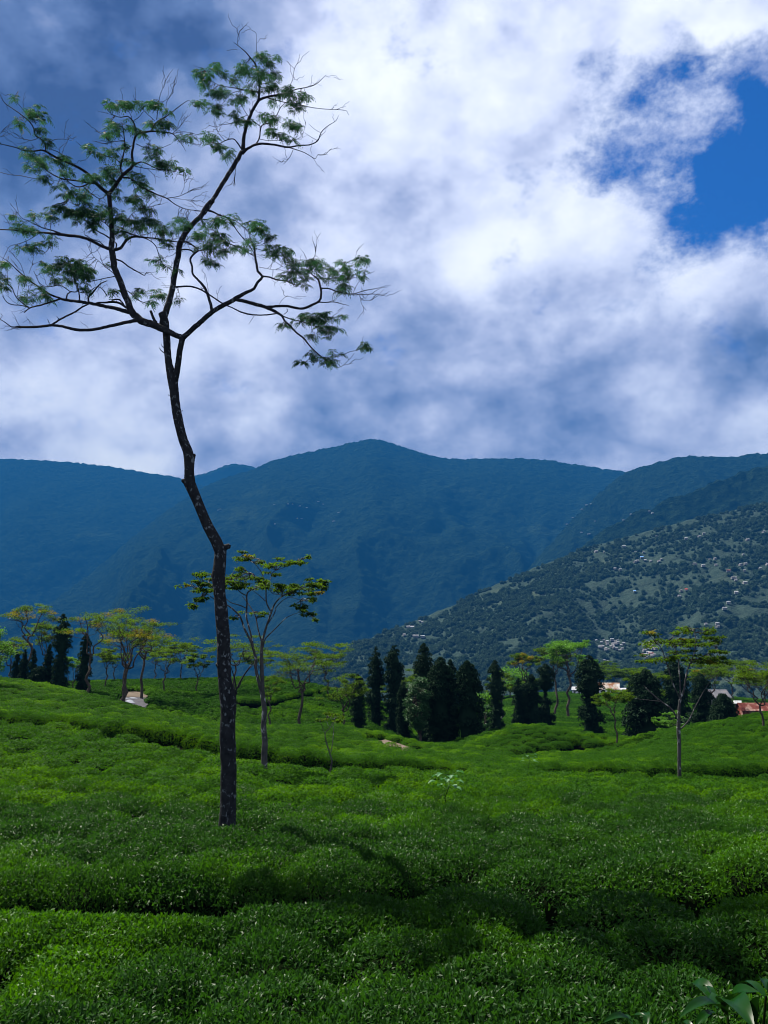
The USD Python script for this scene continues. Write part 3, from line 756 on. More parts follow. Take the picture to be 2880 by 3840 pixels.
def make_main_tree():
    rng = np.random.default_rng(77)
    base = at(*src('t', 287, 2148), 15.4)
    KEEP_CLEAR.append((base[0], base[1], 0.16))
    root = thing('shade_tree', 'tall leaning shade tree with dark lichen-spotted trunk and thin feathery crown against the sky', 'tree')
    G = Grown(root, 15.4, 5, drift=0.40)
    B, Br = M['bark_main'], M['bark_branch']
    low = at(*src('t', 286, 2148), 15.4)
    tp = [(282, 2235, 92), (284, 2180, 80), (287, 2140, 71), (290, 2050, 66), (291, 1900, 65), (287, 1750, 64), (291, 1650, 64), (288, 1600, 70), (278, 1550, 58), (272, 1460, 57), (272, 1380, 56), (262, 1250, 54), (252, 1150, 50), (247, 1092, 58), (254, 1045, 52), (258, 985, 52),
          (238, 940, 47), (205, 880, 44), (175, 810, 43), (150, 750, 44), (126, 695, 50), (124, 640, 42), (126, 590, 47), (117, 555, 42), (100, 515, 41), (83, 450, 41), (69, 380, 40), (60, 300, 40), (52, 245, 44), (38, 190, 32), (31, 125, 31), (27, 60, 31), (22, 10, 34), (10, -28, 36)]
    G.limb('trunk', 't', tp, B, sides=18, rough=0.13, straight=True)
    for p in ([(290, 1620, 40), (312, 1595, 26), (322, 1582, 18)], [(262, 975, 34), (284, 965, 24), (296, 962, 22)], [(240, 1092, 42), (226, 1088, 34), (222, 1090, 22)], [(125, 690, 40), (103, 686, 26), (94, 682, 14)], [(130, 590, 36), (144, 578, 20), (149, 572, 10)], [(262, 1470, 40), (246, 1466, 26), (241, 1462, 14)]):
        G.limb('knot', 't', p, B, sides=9, rough=0.2, straight=True)
    for p in ([(318, 1590, 9), (332, 1560, 8), (352, 1520, 6), (392, 1462, 4)], [(325, 1575, 6), (318, 1530, 5), (300, 1470, 3)], [(40, 322, 4), (34, 318, 2)], [(92, 388, 4), (97, 384, 2)], [(17, 140, 5), (3, 128, 4), (-2, 118, 3)], [(18, 120, 4), (8, 110, 3), (5, 102, 2)]):
        G.limb('branch', 't', p, Br, sides=5, drift=0.1)
    G.limb('limb', 't', [(62, 262, 30), (70, 225, 27), (78, 180, 26), (87, 120, 25), (95, 75, 27)], B, sides=12, rough=0.08, drift=-0.12)
    L = lambda c, *p: G.limb('branch', c, list(p), Br, sides=7 if max(q[2] for q in p if len(q) > 2) > 9 else 5)
    # the main limbs
    G.limb('limb', 'c', [(1372, 1160, 66), (1352, 1125, 60), (1395, 980, 54), (1425, 870, 50), (1450, 720, 50), (1470, 600, 49), (1495, 470, 50), (1520, 420, 47), (1580, 330, 42), (1640, 268, 41), (1731, 212, 41), (1850, 60, 40), (1990, -185, 38)][:9] + [(1659, 250, 42), (1725, 150, 42), (1772, 115, 40)], B, sides=12, rough=0.08, drift=0.18)
    G.limb('limb', 'd', [(145, 110, 38), (180, 60, 37), (215, 0, 37), (247, -52, 37), (305, -147, 38), (380, -265, 40), (437, -362, 38), (456, -400, 36)], B, sides=12, rough=0.08, drift=0.2)
    G.limb('limb', 'c', [(1515, 1246, 44), (1440, 1225, 50), (1330, 1168, 62), (1200, 1120, 64), (1110, 1060, 64), (1060, 960, 58), (1030, 870, 56), (1000, 790, 54), (960, 700, 55), (938, 600, 56), (925, 500, 50), (930, 400, 44), (920, 250, 40), (907, 100, 38), (903, 45, 36)], B, sides=12, rough=0.08, drift=0.22)
    G.limb('limb', 'd', [(-32, 1142, 50), (0, 1112, 46), (60, 1060, 44), (130, 1000, 42), (210, 930, 42), (290, 880, 40), (370, 840, 40), (430, 800, 34), (500, 765, 30), (560, 735, 26), (590, 680, 24), (630, 635, 24), (590, 590, 22), (580, 530, 20), (567, 460, 19), (563, 390, 14), (545, 360, 12), (525, 310, 10), (525, 270, 8), (480, 230, 6), (440, 190, 4)], B, sides=10, rough=0.08, drift=-0.18)
    G.limb('limb', 'd', [(410, 825, 30), (500, 845, 32), (590, 870, 32), (660, 890, 30), (740, 930, 26), (790, 960, 20), (810, 1000, 18), (860, 1045, 17), (910, 1100, 16), (970, 1145, 15), (1010, 1195, 13), (1060, 1250, 12), (1120, 1300, 11), (1180, 1340, 9), (1230, 1360, 7), (1260, 1390, 5), (1300, 1370, 4), (1380, 1355, 3)], B, sides=9, rough=0.08, drift=-0.25)
    L('d', (660, 888, 24), (760, 880, 22), (840, 880, 22), (900, 895, 22), (970, 900, 22), (1040, 870, 22), (1100, 840, 20), (1115, 790, 19), (1110, 720, 18), (1090, 660, 16), (1070, 640, 10), (1040, 620, 8), (1020, 560, 6), (1010, 510, 4))
    # crown top (crop b)
    for p in ([(690, 1030, 40), (692, 940, 33), (710, 850, 30), (740, 760, 28), (770, 690, 26), (815, 615, 26), (820, 540, 18), (825, 470, 18), (810, 390, 18), (790, 310, 16), (750, 260, 12), (710, 210, 10), (650, 160, 6), (610, 130, 3)],
              [(790, 310, 6), (800, 180, 5), (800, 60, 3)], [(815, 612, 24), (850, 595, 22), (900, 580, 20), (980, 565, 16), (1060, 545, 12), (1130, 520, 9), (1250, 495, 7), (1310, 465, 6), (1370, 405, 3)], [(1250, 495, 4), (1262, 400, 3)],
              [(1055, 530, 6), (1100, 440, 5), (1115, 350, 5), (1145, 290, 4), (1162, 225, 3)], [(1115, 350, 4), (1050, 285, 3)], [(890, 590, 9), (960, 610, 8), (1050, 630, 8), (1130, 635, 7), (1210, 660, 7), (1330, 680, 6), (1500, 690, 5), (1550, 700, 4), (1565, 735, 3)],
              [(815, 545, 13), (740, 530, 12), (690, 525, 12), (630, 510, 10), (560, 500, 6), (480, 480, 4), (430, 450, 3)], [(640, 510, 6), (600, 470, 6), (520, 410, 5), (470, 380, 4), (380, 370, 3)], [(690, 525, 6), (600, 550, 5), (550, 600, 4), (500, 660, 4), (440, 720, 3)],
              [(828, 430, 7), (860, 380, 5), (880, 340, 4), (930, 280, 3)], [(650, 160, 5), (640, 110, 4), (665, 30, 3)], [(640, 190, 4), (600, 190, 3), (555, 200, 2)],
              [(680, 1050, 40), (730, 1010, 24), (790, 980, 22), (850, 970, 20), (950, 980, 18), (1060, 1000, 16), (1150, 985, 12), (1240, 980, 10), (1310, 945, 9), (1335, 880, 8), (1390, 825, 6), (1460, 780, 4), (1480, 735, 3)],
              [(1060, 1000, 8), (1130, 1020, 8), (1200, 1045, 7), (1250, 1075, 6), (1290, 1095, 5), (1310, 1060, 4), (1370, 1060, 4), (1400, 1030, 3)], [(1105, 1020, 5), (1075, 1085, 5), (1025, 1140, 3)], [(790, 985, 14), (825, 920, 12), (835, 840, 12), (860, 810, 10), (930, 790, 9), (970, 730, 8), (1000, 670, 7), (1040, 630, 5)],
              [(835, 830, 8), (790, 795, 7), (730, 740, 6), (680, 660, 4)], [(820, 930, 6), (900, 945, 5), (1000, 940, 5), (1110, 940, 5), (1180, 900, 4), (1210, 790, 3)], [(672, 1010, 14), (640, 960, 12), (605, 930, 10), (540, 945, 8), (490, 970, 6), (440, 960, 4)], [(540, 945, 5), (490, 890, 4), (455, 820, 3), (445, 780, 3)],
              [(752, 740, 12), (745, 680, 9)], [(720, 735, 6), (640, 770, 6), (580, 805, 6), (485, 810, 3)], [(630, 1110, 9), (627, 1070, 8)], [(630, 1150, 6), (622, 1240, 6), (612, 1320, 5)], [(1335, 880, 4), (1280, 850, 3), (1240, 810, 3)], [(1310, 945, 4), (1260, 920, 4), (1200, 880, 3)], [(1110, 940, 4), (1120, 890, 3), (1190, 820, 3)], [(1265, 940, 4), (1250, 1020, 3), (1255, 1050, 3)]):
        L('b', *p)
    # left head (crop a)
    for p in ([(905, 940, 34), (880, 930, 32), (800, 860, 30), (740, 790, 26), (690, 750, 24), (580, 690, 22), (460, 640, 20), (380, 590, 18), (340, 580, 14), (290, 590, 13), (200, 585, 11), (130, 560, 9), (50, 540, 8), (0, 530, 7), (-60, 525, 5)],
              [(380, 590, 14), (375, 540, 12), (340, 490, 12), (295, 460, 12), (275, 390, 11), (240, 340, 11), (180, 290, 10), (110, 240, 8), (40, 190, 7), (0, 120, 5), (-40, 60, 3)], [(310, 485, 7), (260, 500, 6), (200, 490, 5), (140, 480, 3)], [(265, 350, 5), (220, 280, 5), (170, 220, 4), (110, 150, 3)],
              [(10, 530, 5), (-10, 500, 5), (0, 450, 4), (40, 400, 3), (70, 375, 3)], [(390, 570, 7), (440, 500, 6), (530, 490, 4), (600, 505, 3)], [(410, 570, 7), (490, 600, 6), (560, 650, 5), (600, 690, 4)], [(495, 600, 5), (490, 570, 4), (560, 510, 3)], [(200, 500, 4), (175, 455, 3)],
              [(800, 860, 16), (720, 850, 14), (640, 835, 14), (540, 825, 13), (470, 800, 12), (400, 760, 10), (330, 700, 8), (270, 650, 5), (170, 600, 3)], [(430, 795, 6), (380, 810, 6), (280, 815, 6), (180, 795, 6), (80, 785, 5), (0, 765, 5), (-40, 755, 4)], [(270, 820, 4), (205, 865, 3)],
              [(740, 855, 12), (690, 880, 12), (640, 885, 10), (590, 860, 8), (520, 790, 7), (480, 700, 4)], [(690, 880, 7), (740, 930, 7), (830, 985, 7), (870, 960, 8), (898, 940, 8)],
              [(905, 945, 36), (960, 870, 32), (1010, 800, 30), (1060, 750, 28), (1100, 712, 26), (1095, 620, 22), (1105, 550, 20), (1120, 480, 20), (1150, 445, 18), (1250, 425, 16), (1330, 430, 12), (1430, 445, 10), (1480, 500, 6), (1520, 550, 4), (1540, 590, 3)],
              [(1250, 425, 14), (1290, 360, 14), (1330, 330, 12), (1390, 295, 10), (1460, 240, 8), (1520, 195, 6), (1570, 170, 4), (1610, 220, 3)], [(1300, 330, 8), (1310, 230, 6), (1330, 120, 5), (1350, 70, 4), (1375, 0, 3)], [(1130, 455, 14), (1120, 380, 12), (1100, 340, 12), (1060, 300, 10), (1000, 310, 7), (930, 285, 6), (880, 235, 5), (840, 195, 3)],
              [(1100, 340, 6), (1080, 280, 5), (1040, 240, 4), (980, 200, 3)], [(1110, 335, 6), (1150, 310, 5), (1190, 260, 4)], [(1285, 340, 6), (1200, 260, 5), (1130, 180, 4), (1120, 60, 3)], [(1435, 440, 6), (1480, 400, 5), (1530, 345, 3)], [(1430, 445, 5), (1520, 430, 4), (1600, 440, 3)], [(1490, 510, 4), (1560, 515, 4), (1659, 540, 3)],
              [(1100, 710, 14), (1170, 680, 12), (1230, 700, 9), (1300, 735, 8), (1400, 750, 6), (1450, 760, 4)], [(1120, 715, 7), (1220, 735, 6), (1330, 745, 5), (1420, 745, 3)], [(1015, 780, 20), (1000, 730, 18), (1015, 650, 15), (1030, 590, 11), (1035, 520, 9), (1025, 430, 8), (1010, 355, 5)], [(1003, 690, 10), (950, 650, 8), (880, 630, 7), (800, 600, 6), (740, 580, 5), (680, 550, 4), (630, 510, 3)],
              [(1030, 585, 9), (1080, 550, 8), (1110, 540, 7)], [(1030, 500, 6), (920, 515, 6), (860, 525, 5), (770, 505, 3)], [(910, 510, 5), (860, 460, 4), (800, 425, 3)], [(1020, 810, 16), (1080, 815, 14), (1120, 850, 14), (1180, 890, 13), (1260, 930, 12), (1330, 960, 12), (1390, 985, 11), (1450, 1030, 9), (1540, 1070, 7), (1659, 1085, 4)],
              [(1390, 980, 7), (1480, 965, 6), (1550, 935, 5), (1600, 905, 4), (1659, 890, 3)], [(1500, 950, 4), (1530, 880, 3), (1520, 790, 3)], [(1440, 980, 4), (1560, 995, 3), (1659, 1000, 3)], [(1090, 820, 6), (1110, 880, 5), (1130, 950, 3)], [(1130, 530, 7), (1200, 560, 6), (1300, 575, 5), (1420, 530, 3)], [(1385, 290, 5), (1380, 190, 4), (1440, 100, 3)], [(1350, 310, 5), (1340, 200, 4), (1400, 150, 3)]):
        L('a', *p)
    # left lower limbs (crop c)
    for p in ([(922, 520, 32), (860, 500, 28), (760, 450, 26), (660, 415, 26), (520, 400, 26), (400, 385, 18), (250, 375, 14), (120, 360, 11), (0, 355, 9), (-60, 350, 6)], [(520, 395, 14), (440, 365, 12), (350, 340, 8), (270, 300, 6), (180, 260, 5), (150, 220, 4), (85, 140, 4)], [(440, 390, 6), (430, 450, 5), (400, 520, 5), (340, 560, 4), (290, 490, 3)],
              [(330, 385, 5), (240, 440, 5), (170, 470, 5), (80, 495, 4), (45, 560, 3)], [(870, 500, 10), (830, 460, 9), (760, 435, 8), (705, 400, 6)], [(925, 440, 14), (870, 400, 12), (810, 370, 10), (740, 310, 8), (700, 270, 6), (620, 200, 4)], [(350, 340, 5), (250, 280, 4), (150, 320, 4), (30, 290, 3)],
              [(940, 525, 30), (1000, 510, 26), (1050, 440, 24), (1110, 415, 20), (1200, 420, 14), (1290, 430, 12), (1400, 450, 10), (1500, 460, 9)], [(960, 515, 12), (968, 475, 12), (945, 450, 9)], [(940, 400, 14), (1020, 372, 12), (1110, 400, 12), (1230, 440, 9), (1290, 490, 8), (1320, 570, 7), (1350, 640, 6), (1420, 690, 4)],
              [(1000, 375, 8), (1060, 270, 6), (1130, 200, 5), (1230, 170, 4), (1330, 145, 3)], [(1300, 500, 5), (1400, 520, 5), (1480, 525, 4)], [(930, 360, 10), (870, 300, 8), (780, 250, 6), (660, 170, 5), (560, 120, 3)], [(955, 600, 15), (1010, 620, 13), (1070, 665, 12), (1130, 700, 11), (1200, 735, 8), (1215, 710, 6), (1250, 715, 4), (1275, 745, 3)],
              [(975, 750, 10), (920, 700, 7), (870, 660, 6), (830, 590, 5)], [(870, 660, 5), (770, 570, 4), (720, 470, 3)], [(975, 740, 9), (870, 760, 8), (780, 780, 7), (700, 790, 5)],
              [(1070, 1040, 40), (960, 1010, 34), (860, 990, 30), (760, 970, 28), (660, 955, 26), (540, 940, 24), (500, 925, 18), (430, 900, 16), (370, 860, 14), (290, 810, 13), (210, 750, 12), (140, 690, 9), (80, 630, 7), (20, 590, 5)], [(500, 930, 16), (430, 955, 15), (330, 985, 14), (250, 1005, 12), (200, 1045, 8)], [(240, 1003, 12), (180, 960, 10), (130, 910, 8), (100, 840, 8), (60, 810, 7), (10, 800, 5)],
              [(240, 1003, 10), (180, 985, 9), (110, 980, 8), (60, 960, 8), (20, 905, 5)], [(550, 935, 14), (560, 890, 12), (590, 870, 10), (640, 870, 9), (620, 780, 7), (600, 720, 6), (560, 640, 4)], [(660, 950, 12), (655, 880, 11), (635, 800, 8), (610, 740, 6)], [(735, 960, 18), (735, 910, 16), (770, 880, 15), (800, 840, 13), (840, 800, 11), (890, 780, 8)], [(590, 875, 8), (500, 820, 8), (400, 830, 6), (330, 800, 5), (280, 700, 4)],
              [(640, 870, 8), (720, 880, 7), (800, 830, 6), (850, 850, 9), (890, 910, 9)], [(1050, 1005, 22), (1000, 970, 20), (940, 955, 20), (880, 960, 18), (800, 965, 14)], [(1030, 985, 15), (990, 935, 14), (930, 940, 12)], [(1025, 850, 8), (1080, 880, 8), (1130, 930, 8), (1190, 960, 7), (1250, 980, 4)], [(1080, 880, 5), (1200, 890, 4), (1330, 870, 3)], [(1025, 858, 7), (940, 870, 6), (900, 900, 4)],
              [(1160, 1105, 36), (1050, 1125, 30), (940, 1150, 28), (830, 1175, 26), (720, 1190, 26), (620, 1185, 26), (520, 1160, 24), (430, 1150, 24), (330, 1160, 22), (230, 1165, 20), (150, 1160, 14), (100, 1165, 10), (50, 1130, 8), (0, 1100, 6)], [(430, 1145, 16), (500, 1100, 16), (570, 1065, 15), (630, 1035, 15), (680, 1000, 14), (740, 970, 14)], [(230, 1170, 10), (160, 1170, 8), (90, 1180, 5)], [(490, 1100, 7), (470, 1075, 4)], [(410, 1135, 8), (395, 1100, 4)],
              [(1295, 1125, 28), (1272, 1090, 24), (1250, 1030, 22)], [(0, 1100, 5), (20, 1070, 4), (5, 1050, 3)], [(210, 750, 5), (170, 640, 4), (130, 590, 3)], [(240, 720, 4), (270, 650, 4), (330, 620, 3)], [(60, 810, 5), (65, 720, 4), (50, 660, 3)]):
        L('c', *p)
    # right limbs (crop d)
    for p in ([(630, 632, 16), (690, 640, 14), (740, 660, 13), (820, 670, 12), (880, 695, 11), (920, 710, 9), (950, 680, 7), (990, 665, 5)], [(830, 668, 5), (780, 610, 5), (830, 600, 5), (900, 600, 4)], [(1095, 655, 8), (1170, 650, 6), (1240, 650, 6), (1320, 660, 5), (1410, 640, 4)], [(1240, 645, 5), (1280, 570, 4), (1350, 510, 3), (1400, 490, 3)],
              [(1115, 732, 12), (1180, 735, 11), (1250, 760, 10), (1370, 780, 9), (1480, 750, 7), (1570, 735, 5), (1620, 720, 3)], [(1375, 780, 7), (1460, 785, 6), (1560, 780, 5), (1659, 798, 3)], [(1430, 787, 5), (1460, 830, 4), (1540, 830, 3), (1560, 800, 3)], [(1440, 800, 4), (1450, 860, 3), (1490, 915, 3)], [(1095, 845, 12), (1150, 850, 9), (1220, 845, 8), (1280, 860, 6), (1345, 875, 3)], [(1280, 860, 4), (1280, 830, 4)], [(1380, 770, 5), (1420, 690, 4), (1480, 620, 3)],
              [(795, 962, 10), (870, 990, 10), (940, 1005, 9), (1020, 1030, 8), (1090, 1050, 7), (1140, 1020, 5), (1200, 980, 4), (1280, 960, 3)], [(1090, 1050, 5), (1130, 1080, 4), (1180, 1070, 3)], [(1030, 1030, 5), (1040, 1090, 3)], [(1130, 1305, 7), (1200, 1300, 6), (1270, 1295, 5), (1350, 1260, 5), (1430, 1240, 4), (1500, 1190, 3)], [(1185, 1335, 5), (1230, 1325, 5), (1280, 1335, 3)], [(1120, 1310, 5), (1060, 1340, 4), (990, 1340, 3)], [(1300, 1370, 4), (1370, 1300, 3), (1390, 1270, 3)],
              [(750, 940, 12), (690, 950, 12), (600, 955, 12), (500, 945, 14), (430, 920, 12), (370, 890, 10), (300, 860, 12), (210, 800, 13), (120, 745, 14), (50, 720, 14), (0, 715, 15), (-100, 722, 15)], [(210, 915, 28), (195, 850, 26), (170, 770, 24), (150, 725, 24), (100, 670, 20), (50, 610, 18), (45, 550, 18), (30, 490, 18), (70, 440, 18), (100, 420, 14), (150, 410, 10), (210, 360, 8), (240, 220, 5)],
              [(70, 440, 14), (30, 415, 12), (-30, 410, 12), (-80, 425, 12)], [(100, 418, 14), (50, 375, 13), (0, 350, 12), (-70, 345, 12)], [(210, 360, 6), (100, 340, 6), (0, 345, 6)], [(165, 85, 22), (210, 95, 18), (260, 120, 14), (340, 150, 12), (380, 200, 10), (430, 270, 9), (500, 355, 9), (560, 440, 8)], [(340, 150, 6), (420, 180, 5), (480, 240, 5), (525, 280, 5)],
              [(220, 250, 5), (280, 310, 8), (350, 360, 8), (430, 390, 9), (500, 430, 8), (560, 465, 8)], [(570, 400, 6), (640, 420, 5), (720, 430, 4), (790, 460, 3), (850, 510, 3)], [(620, 450, 5), (700, 490, 4), (800, 555, 3)], [(540, 350, 5), (600, 380, 4), (680, 330, 3), (740, 300, 3)], [(600, 555, 5), (670, 570, 4), (740, 580, 3)], [(670, 570, 4), (715, 520, 3)],
              [(1040, 520, 4), (1070, 440, 3), (1080, 370, 3)], [(150, 725, 10), (122, 742, 8), (120, 722, 6)], [(830, 900, 7), (840, 920, 6), (805, 950, 5)], [(760, 880, 4), (790, 830, 3), (840, 790, 3)], [(560, 960, 4), (515, 1030, 3)]):
        L('d', *p)
    # feathery foliage
    CL = {'a': [(120, 150, 35, 30), (290, 260, 80, 70), (350, 310, 50, 40), (190, 360, 60, 40), (350, 415, 50, 40), (230, 610, 80, 45), (400, 680, 110, 60), (540, 640, 60, 40), (290, 700, 80, 50), (360, 810, 70, 35), (720, 810, 90, 50), (500, 870, 60, 40), (590, 930, 60, 40), (720, 930, 60, 40), (560, 760, 60, 50), (770, 560, 60, 40), (840, 610, 60, 30), (930, 590, 70, 40), (900, 740, 90, 60), (900, 830, 80, 50), (960, 930, 60, 40), (1060, 660, 60, 40), (990, 200, 110, 55), (1130, 190, 50, 50), (1270, 220, 80, 55), (1340, 380, 90, 60), (940, 340, 60, 40), (930, 430, 80, 50), (1090, 370, 60, 50), (1150, 420, 50, 40), (1220, 350, 50, 30), (1260, 590, 90, 60), (1350, 690, 110, 50), (1500, 740, 60, 35), (1130, 800, 80, 50), (1160, 880, 60, 50), (1250, 920, 50, 40), (1420, 270, 40, 25), (1540, 460, 70, 30), (1140, 960, 50, 40), (420, 500, 50, 40), (1010, 540, 50, 40)],
          'b': [(360, 380, 80, 50), (470, 340, 60, 50), (540, 400, 40, 40), (350, 470, 60, 40), (470, 530, 110, 50), (340, 630, 70, 50), (460, 690, 60, 60), (680, 350, 80, 70), (640, 430, 50, 40), (850, 230, 60, 40), (930, 280, 80, 45), (800, 390, 60, 60), (930, 400, 70, 50), (900, 490, 70, 50), (760, 510, 70, 40), (680, 580, 50, 50), (600, 620, 40, 40), (1000, 530, 100, 55), (1070, 560, 60, 40), (1190, 580, 60, 40), (1110, 650, 80, 50), (930, 610, 40, 40), (650, 740, 60, 60), (900, 740, 80, 50), (960, 870, 70, 50), (1080, 800, 70, 60), (1070, 920, 50, 40), (400, 920, 70, 50), (470, 980, 80, 40), (560, 1050, 50, 40), (720, 770, 50, 40)],
          'c': [(100, 240, 40, 30), (290, 250, 50, 40), (160, 330, 70, 40), (250, 370, 90, 40), (420, 430, 50, 40), (220, 500, 80, 40), (330, 500, 60, 40), (480, 210, 140, 60), (620, 230, 120, 70), (780, 230, 140, 80), (870, 200, 80, 60), (980, 270, 80, 60), (1090, 300, 80, 60), (1200, 300, 90, 50), (1000, 380, 80, 40), (750, 330, 80, 40), (560, 60, 50, 40), (700, 100, 70, 50), (1110, 80, 50, 60), (1200, 180, 90, 40), (1280, 290, 60, 50), (1390, 350, 80, 60), (1490, 310, 80, 50), (1400, 450, 90, 40), (1280, 600, 70, 30), (1360, 660, 50, 25), (30, 640, 50, 60), (20, 750, 50, 60), (190, 760, 70, 50), (430, 660, 100, 60), (560, 620, 110, 60), (680, 650, 100, 60), (720, 710, 90, 60), (600, 740, 120, 60), (470, 780, 60, 40), (720, 830, 60, 50), (340, 880, 60, 60), (220, 900, 80, 50), (390, 920, 50, 40), (1150, 880, 60, 30), (1310, 880, 80, 40), (1240, 960, 50, 20), (950, 880, 50, 30), (1490, 690, 30, 20), (870, 640, 40, 20), (20, 830, 40, 40), (1460, 930, 40, 20)],
          'd': [(130, 200, 60, 50), (280, 190, 90, 60), (150, 290, 110, 50), (300, 300, 80, 60), (180, 390, 120, 40), (290, 430, 60, 50), (160, 480, 50, 40), (230, 545, 50, 35), (380, 150, 50, 35), (540, 190, 70, 40), (610, 240, 60, 60), (710, 300, 70, 35), (720, 390, 80, 40), (790, 440, 80, 50), (850, 500, 50, 40), (550, 350, 60, 35), (500, 390, 40, 30), (930, 570, 100, 60), (1030, 540, 80, 50), (1150, 600, 80, 60), (990, 670, 50, 50), (840, 630, 60, 45), (1090, 510, 60, 30), (1430, 490, 70, 40), (1290, 520, 50, 40), (1330, 600, 90, 50), (1430, 610, 50, 40), (1310, 700, 70, 50), (1290, 740, 50, 25), (1030, 970, 110, 50), (940, 990, 70, 40), (1170, 960, 60, 40), (1280, 970, 50, 30), (1080, 1020, 70, 40), (1220, 1050, 60, 40), (1140, 1110, 60, 40), (1030, 1120, 50, 30), (790, 1040, 50, 30), (970, 1350, 40, 35), (1040, 1280, 50, 30), (1130, 1320, 80, 40), (1240, 1270, 50, 30), (1490, 1220, 60, 45), (380, 400, 50, 30), (1170, 1350, 50, 30), (-10, 200, 40, 40)]}
    pts = np.array(G.pts); own = np.array(G.owner); rad = np.array(G.rad); img = np.array(G.img)
    thin = np.where(rad < 0.035)[0]
    tree_i, tree_w = cKDTree(img[thin]), None
    sprays = []
    for c, lst in CL.items():
        s = CROPS[c][2]
        for x, y, rx, ry in lst:
            n = max(2, int(round(rx * ry * 3.14 / 1150 * FOLIAGE)))
            for _ in range(n):
                a, q = rng.random() * 6.283, math.sqrt(rng.random())
                sx, sy = src(c, x + rx * 0.9 * q * math.cos(a), y + ry * 0.9 * q * math.sin(a))
                _, k = tree_i.query((sx, sy))
                k = thin[k]
                p = at(sx, sy, pts[k][1] + rng.normal() * 0.30)
                A = pts[k]
                if np.linalg.norm(p - A) > 0.12:
                    G.twig(own[k], A, p, 0.0055, 0.003)
                sprays.append((p, spray(rng, rng.uniform(0.11, 0.165), int(rng.integers(5, 9))), own[k]))
    # bare twig ends
    for o, (prim, C) in enumerate(G.limbs):
        if C[:, 3].mean() < 0.03 and len(C) > 6 and o > 8:
            for _ in range(int(rng.integers(1, 5))):
                k = int(rng.integers(len(C) // 3, len(C)))
                d = unit(C[min(k + 1, len(C) - 1), :3] - C[k - 1, :3]) + rng.normal(size=3) * 0.7 + np.array([0, 0, 0.35])
                e = C[k, :3] + unit(d) * rng.uniform(0.15, 0.45)
                G.twig(o, C[k, :3], e, 0.005, 0.0024)
                if rng.random() < 0.7:
                    e2 = C[k, :3] * 0.4 + e * 0.6
                    G.twig(o, e2, e2 + unit(d + rng.normal(size=3) * 0.8) * 0.2, 0.0035, 0.0022)
    G.finish_twigs(Br)
    order = rng.permutation(len(sprays))
    for i in order[:290]:
        p, (v, f), o = sprays[i]
        part(root, 'leaf_spray', (v + p, f), M['frond_leaf'])
    part(root, 'foliage', cat_meshes([(sprays[i][1][0] + sprays[i][0], sprays[i][1][1]) for i in order[290:]]), M['frond_leaf'], kind='stuff')
    print('main tree', len(G.limbs), 'limbs', len(sprays), 'sprays')


FOLIAGE = 0.78
make_main_tree()
# ------------------------------------------------------------------ the other trees
def pad_leaves(rng, c, rx, ry, rz, n, L):
    """Leaves through a flat cushion of foliage."""
    q = rand_dirs(rng, n) * (rng.random((n, 1)) ** 0.45)
    q *= 1 + 0.35 * (fbm(q * 2.2 + rng.random() * 40, 2, 3)[:, None] - 0.5)
    p = c + q * [rx, ry, rz]
    d = rng.normal(size=(n, 3)) * [1, 1, 0.35]
    d[:, 2] -= 0.15
    ln = L * (0.6 + 0.8 * rng.random(n))
    return leaves(p, d, rng.normal(size=(n, 3)) * 0.5 + [0, 0, 1], ln, ln * 0.5, simple=True)


def bent(rng, A, B, r0, r1, sag=0.0, wob=0.06, n=6):
    t = np.linspace(0, 1, n)[:, None]
    P = A * (1 - t) + B * t
    ln = np.linalg.norm(B - A)
    P[1:-1] += rng.normal(size=(n - 2, 3)) * ln * wob
    P[:, 2] += sag * ln * np.sin(t[:, 0] * np.pi)
    return catmull(np.c_[P, np.linspace(r0, r1, n)], max(0.12, ln / 14))


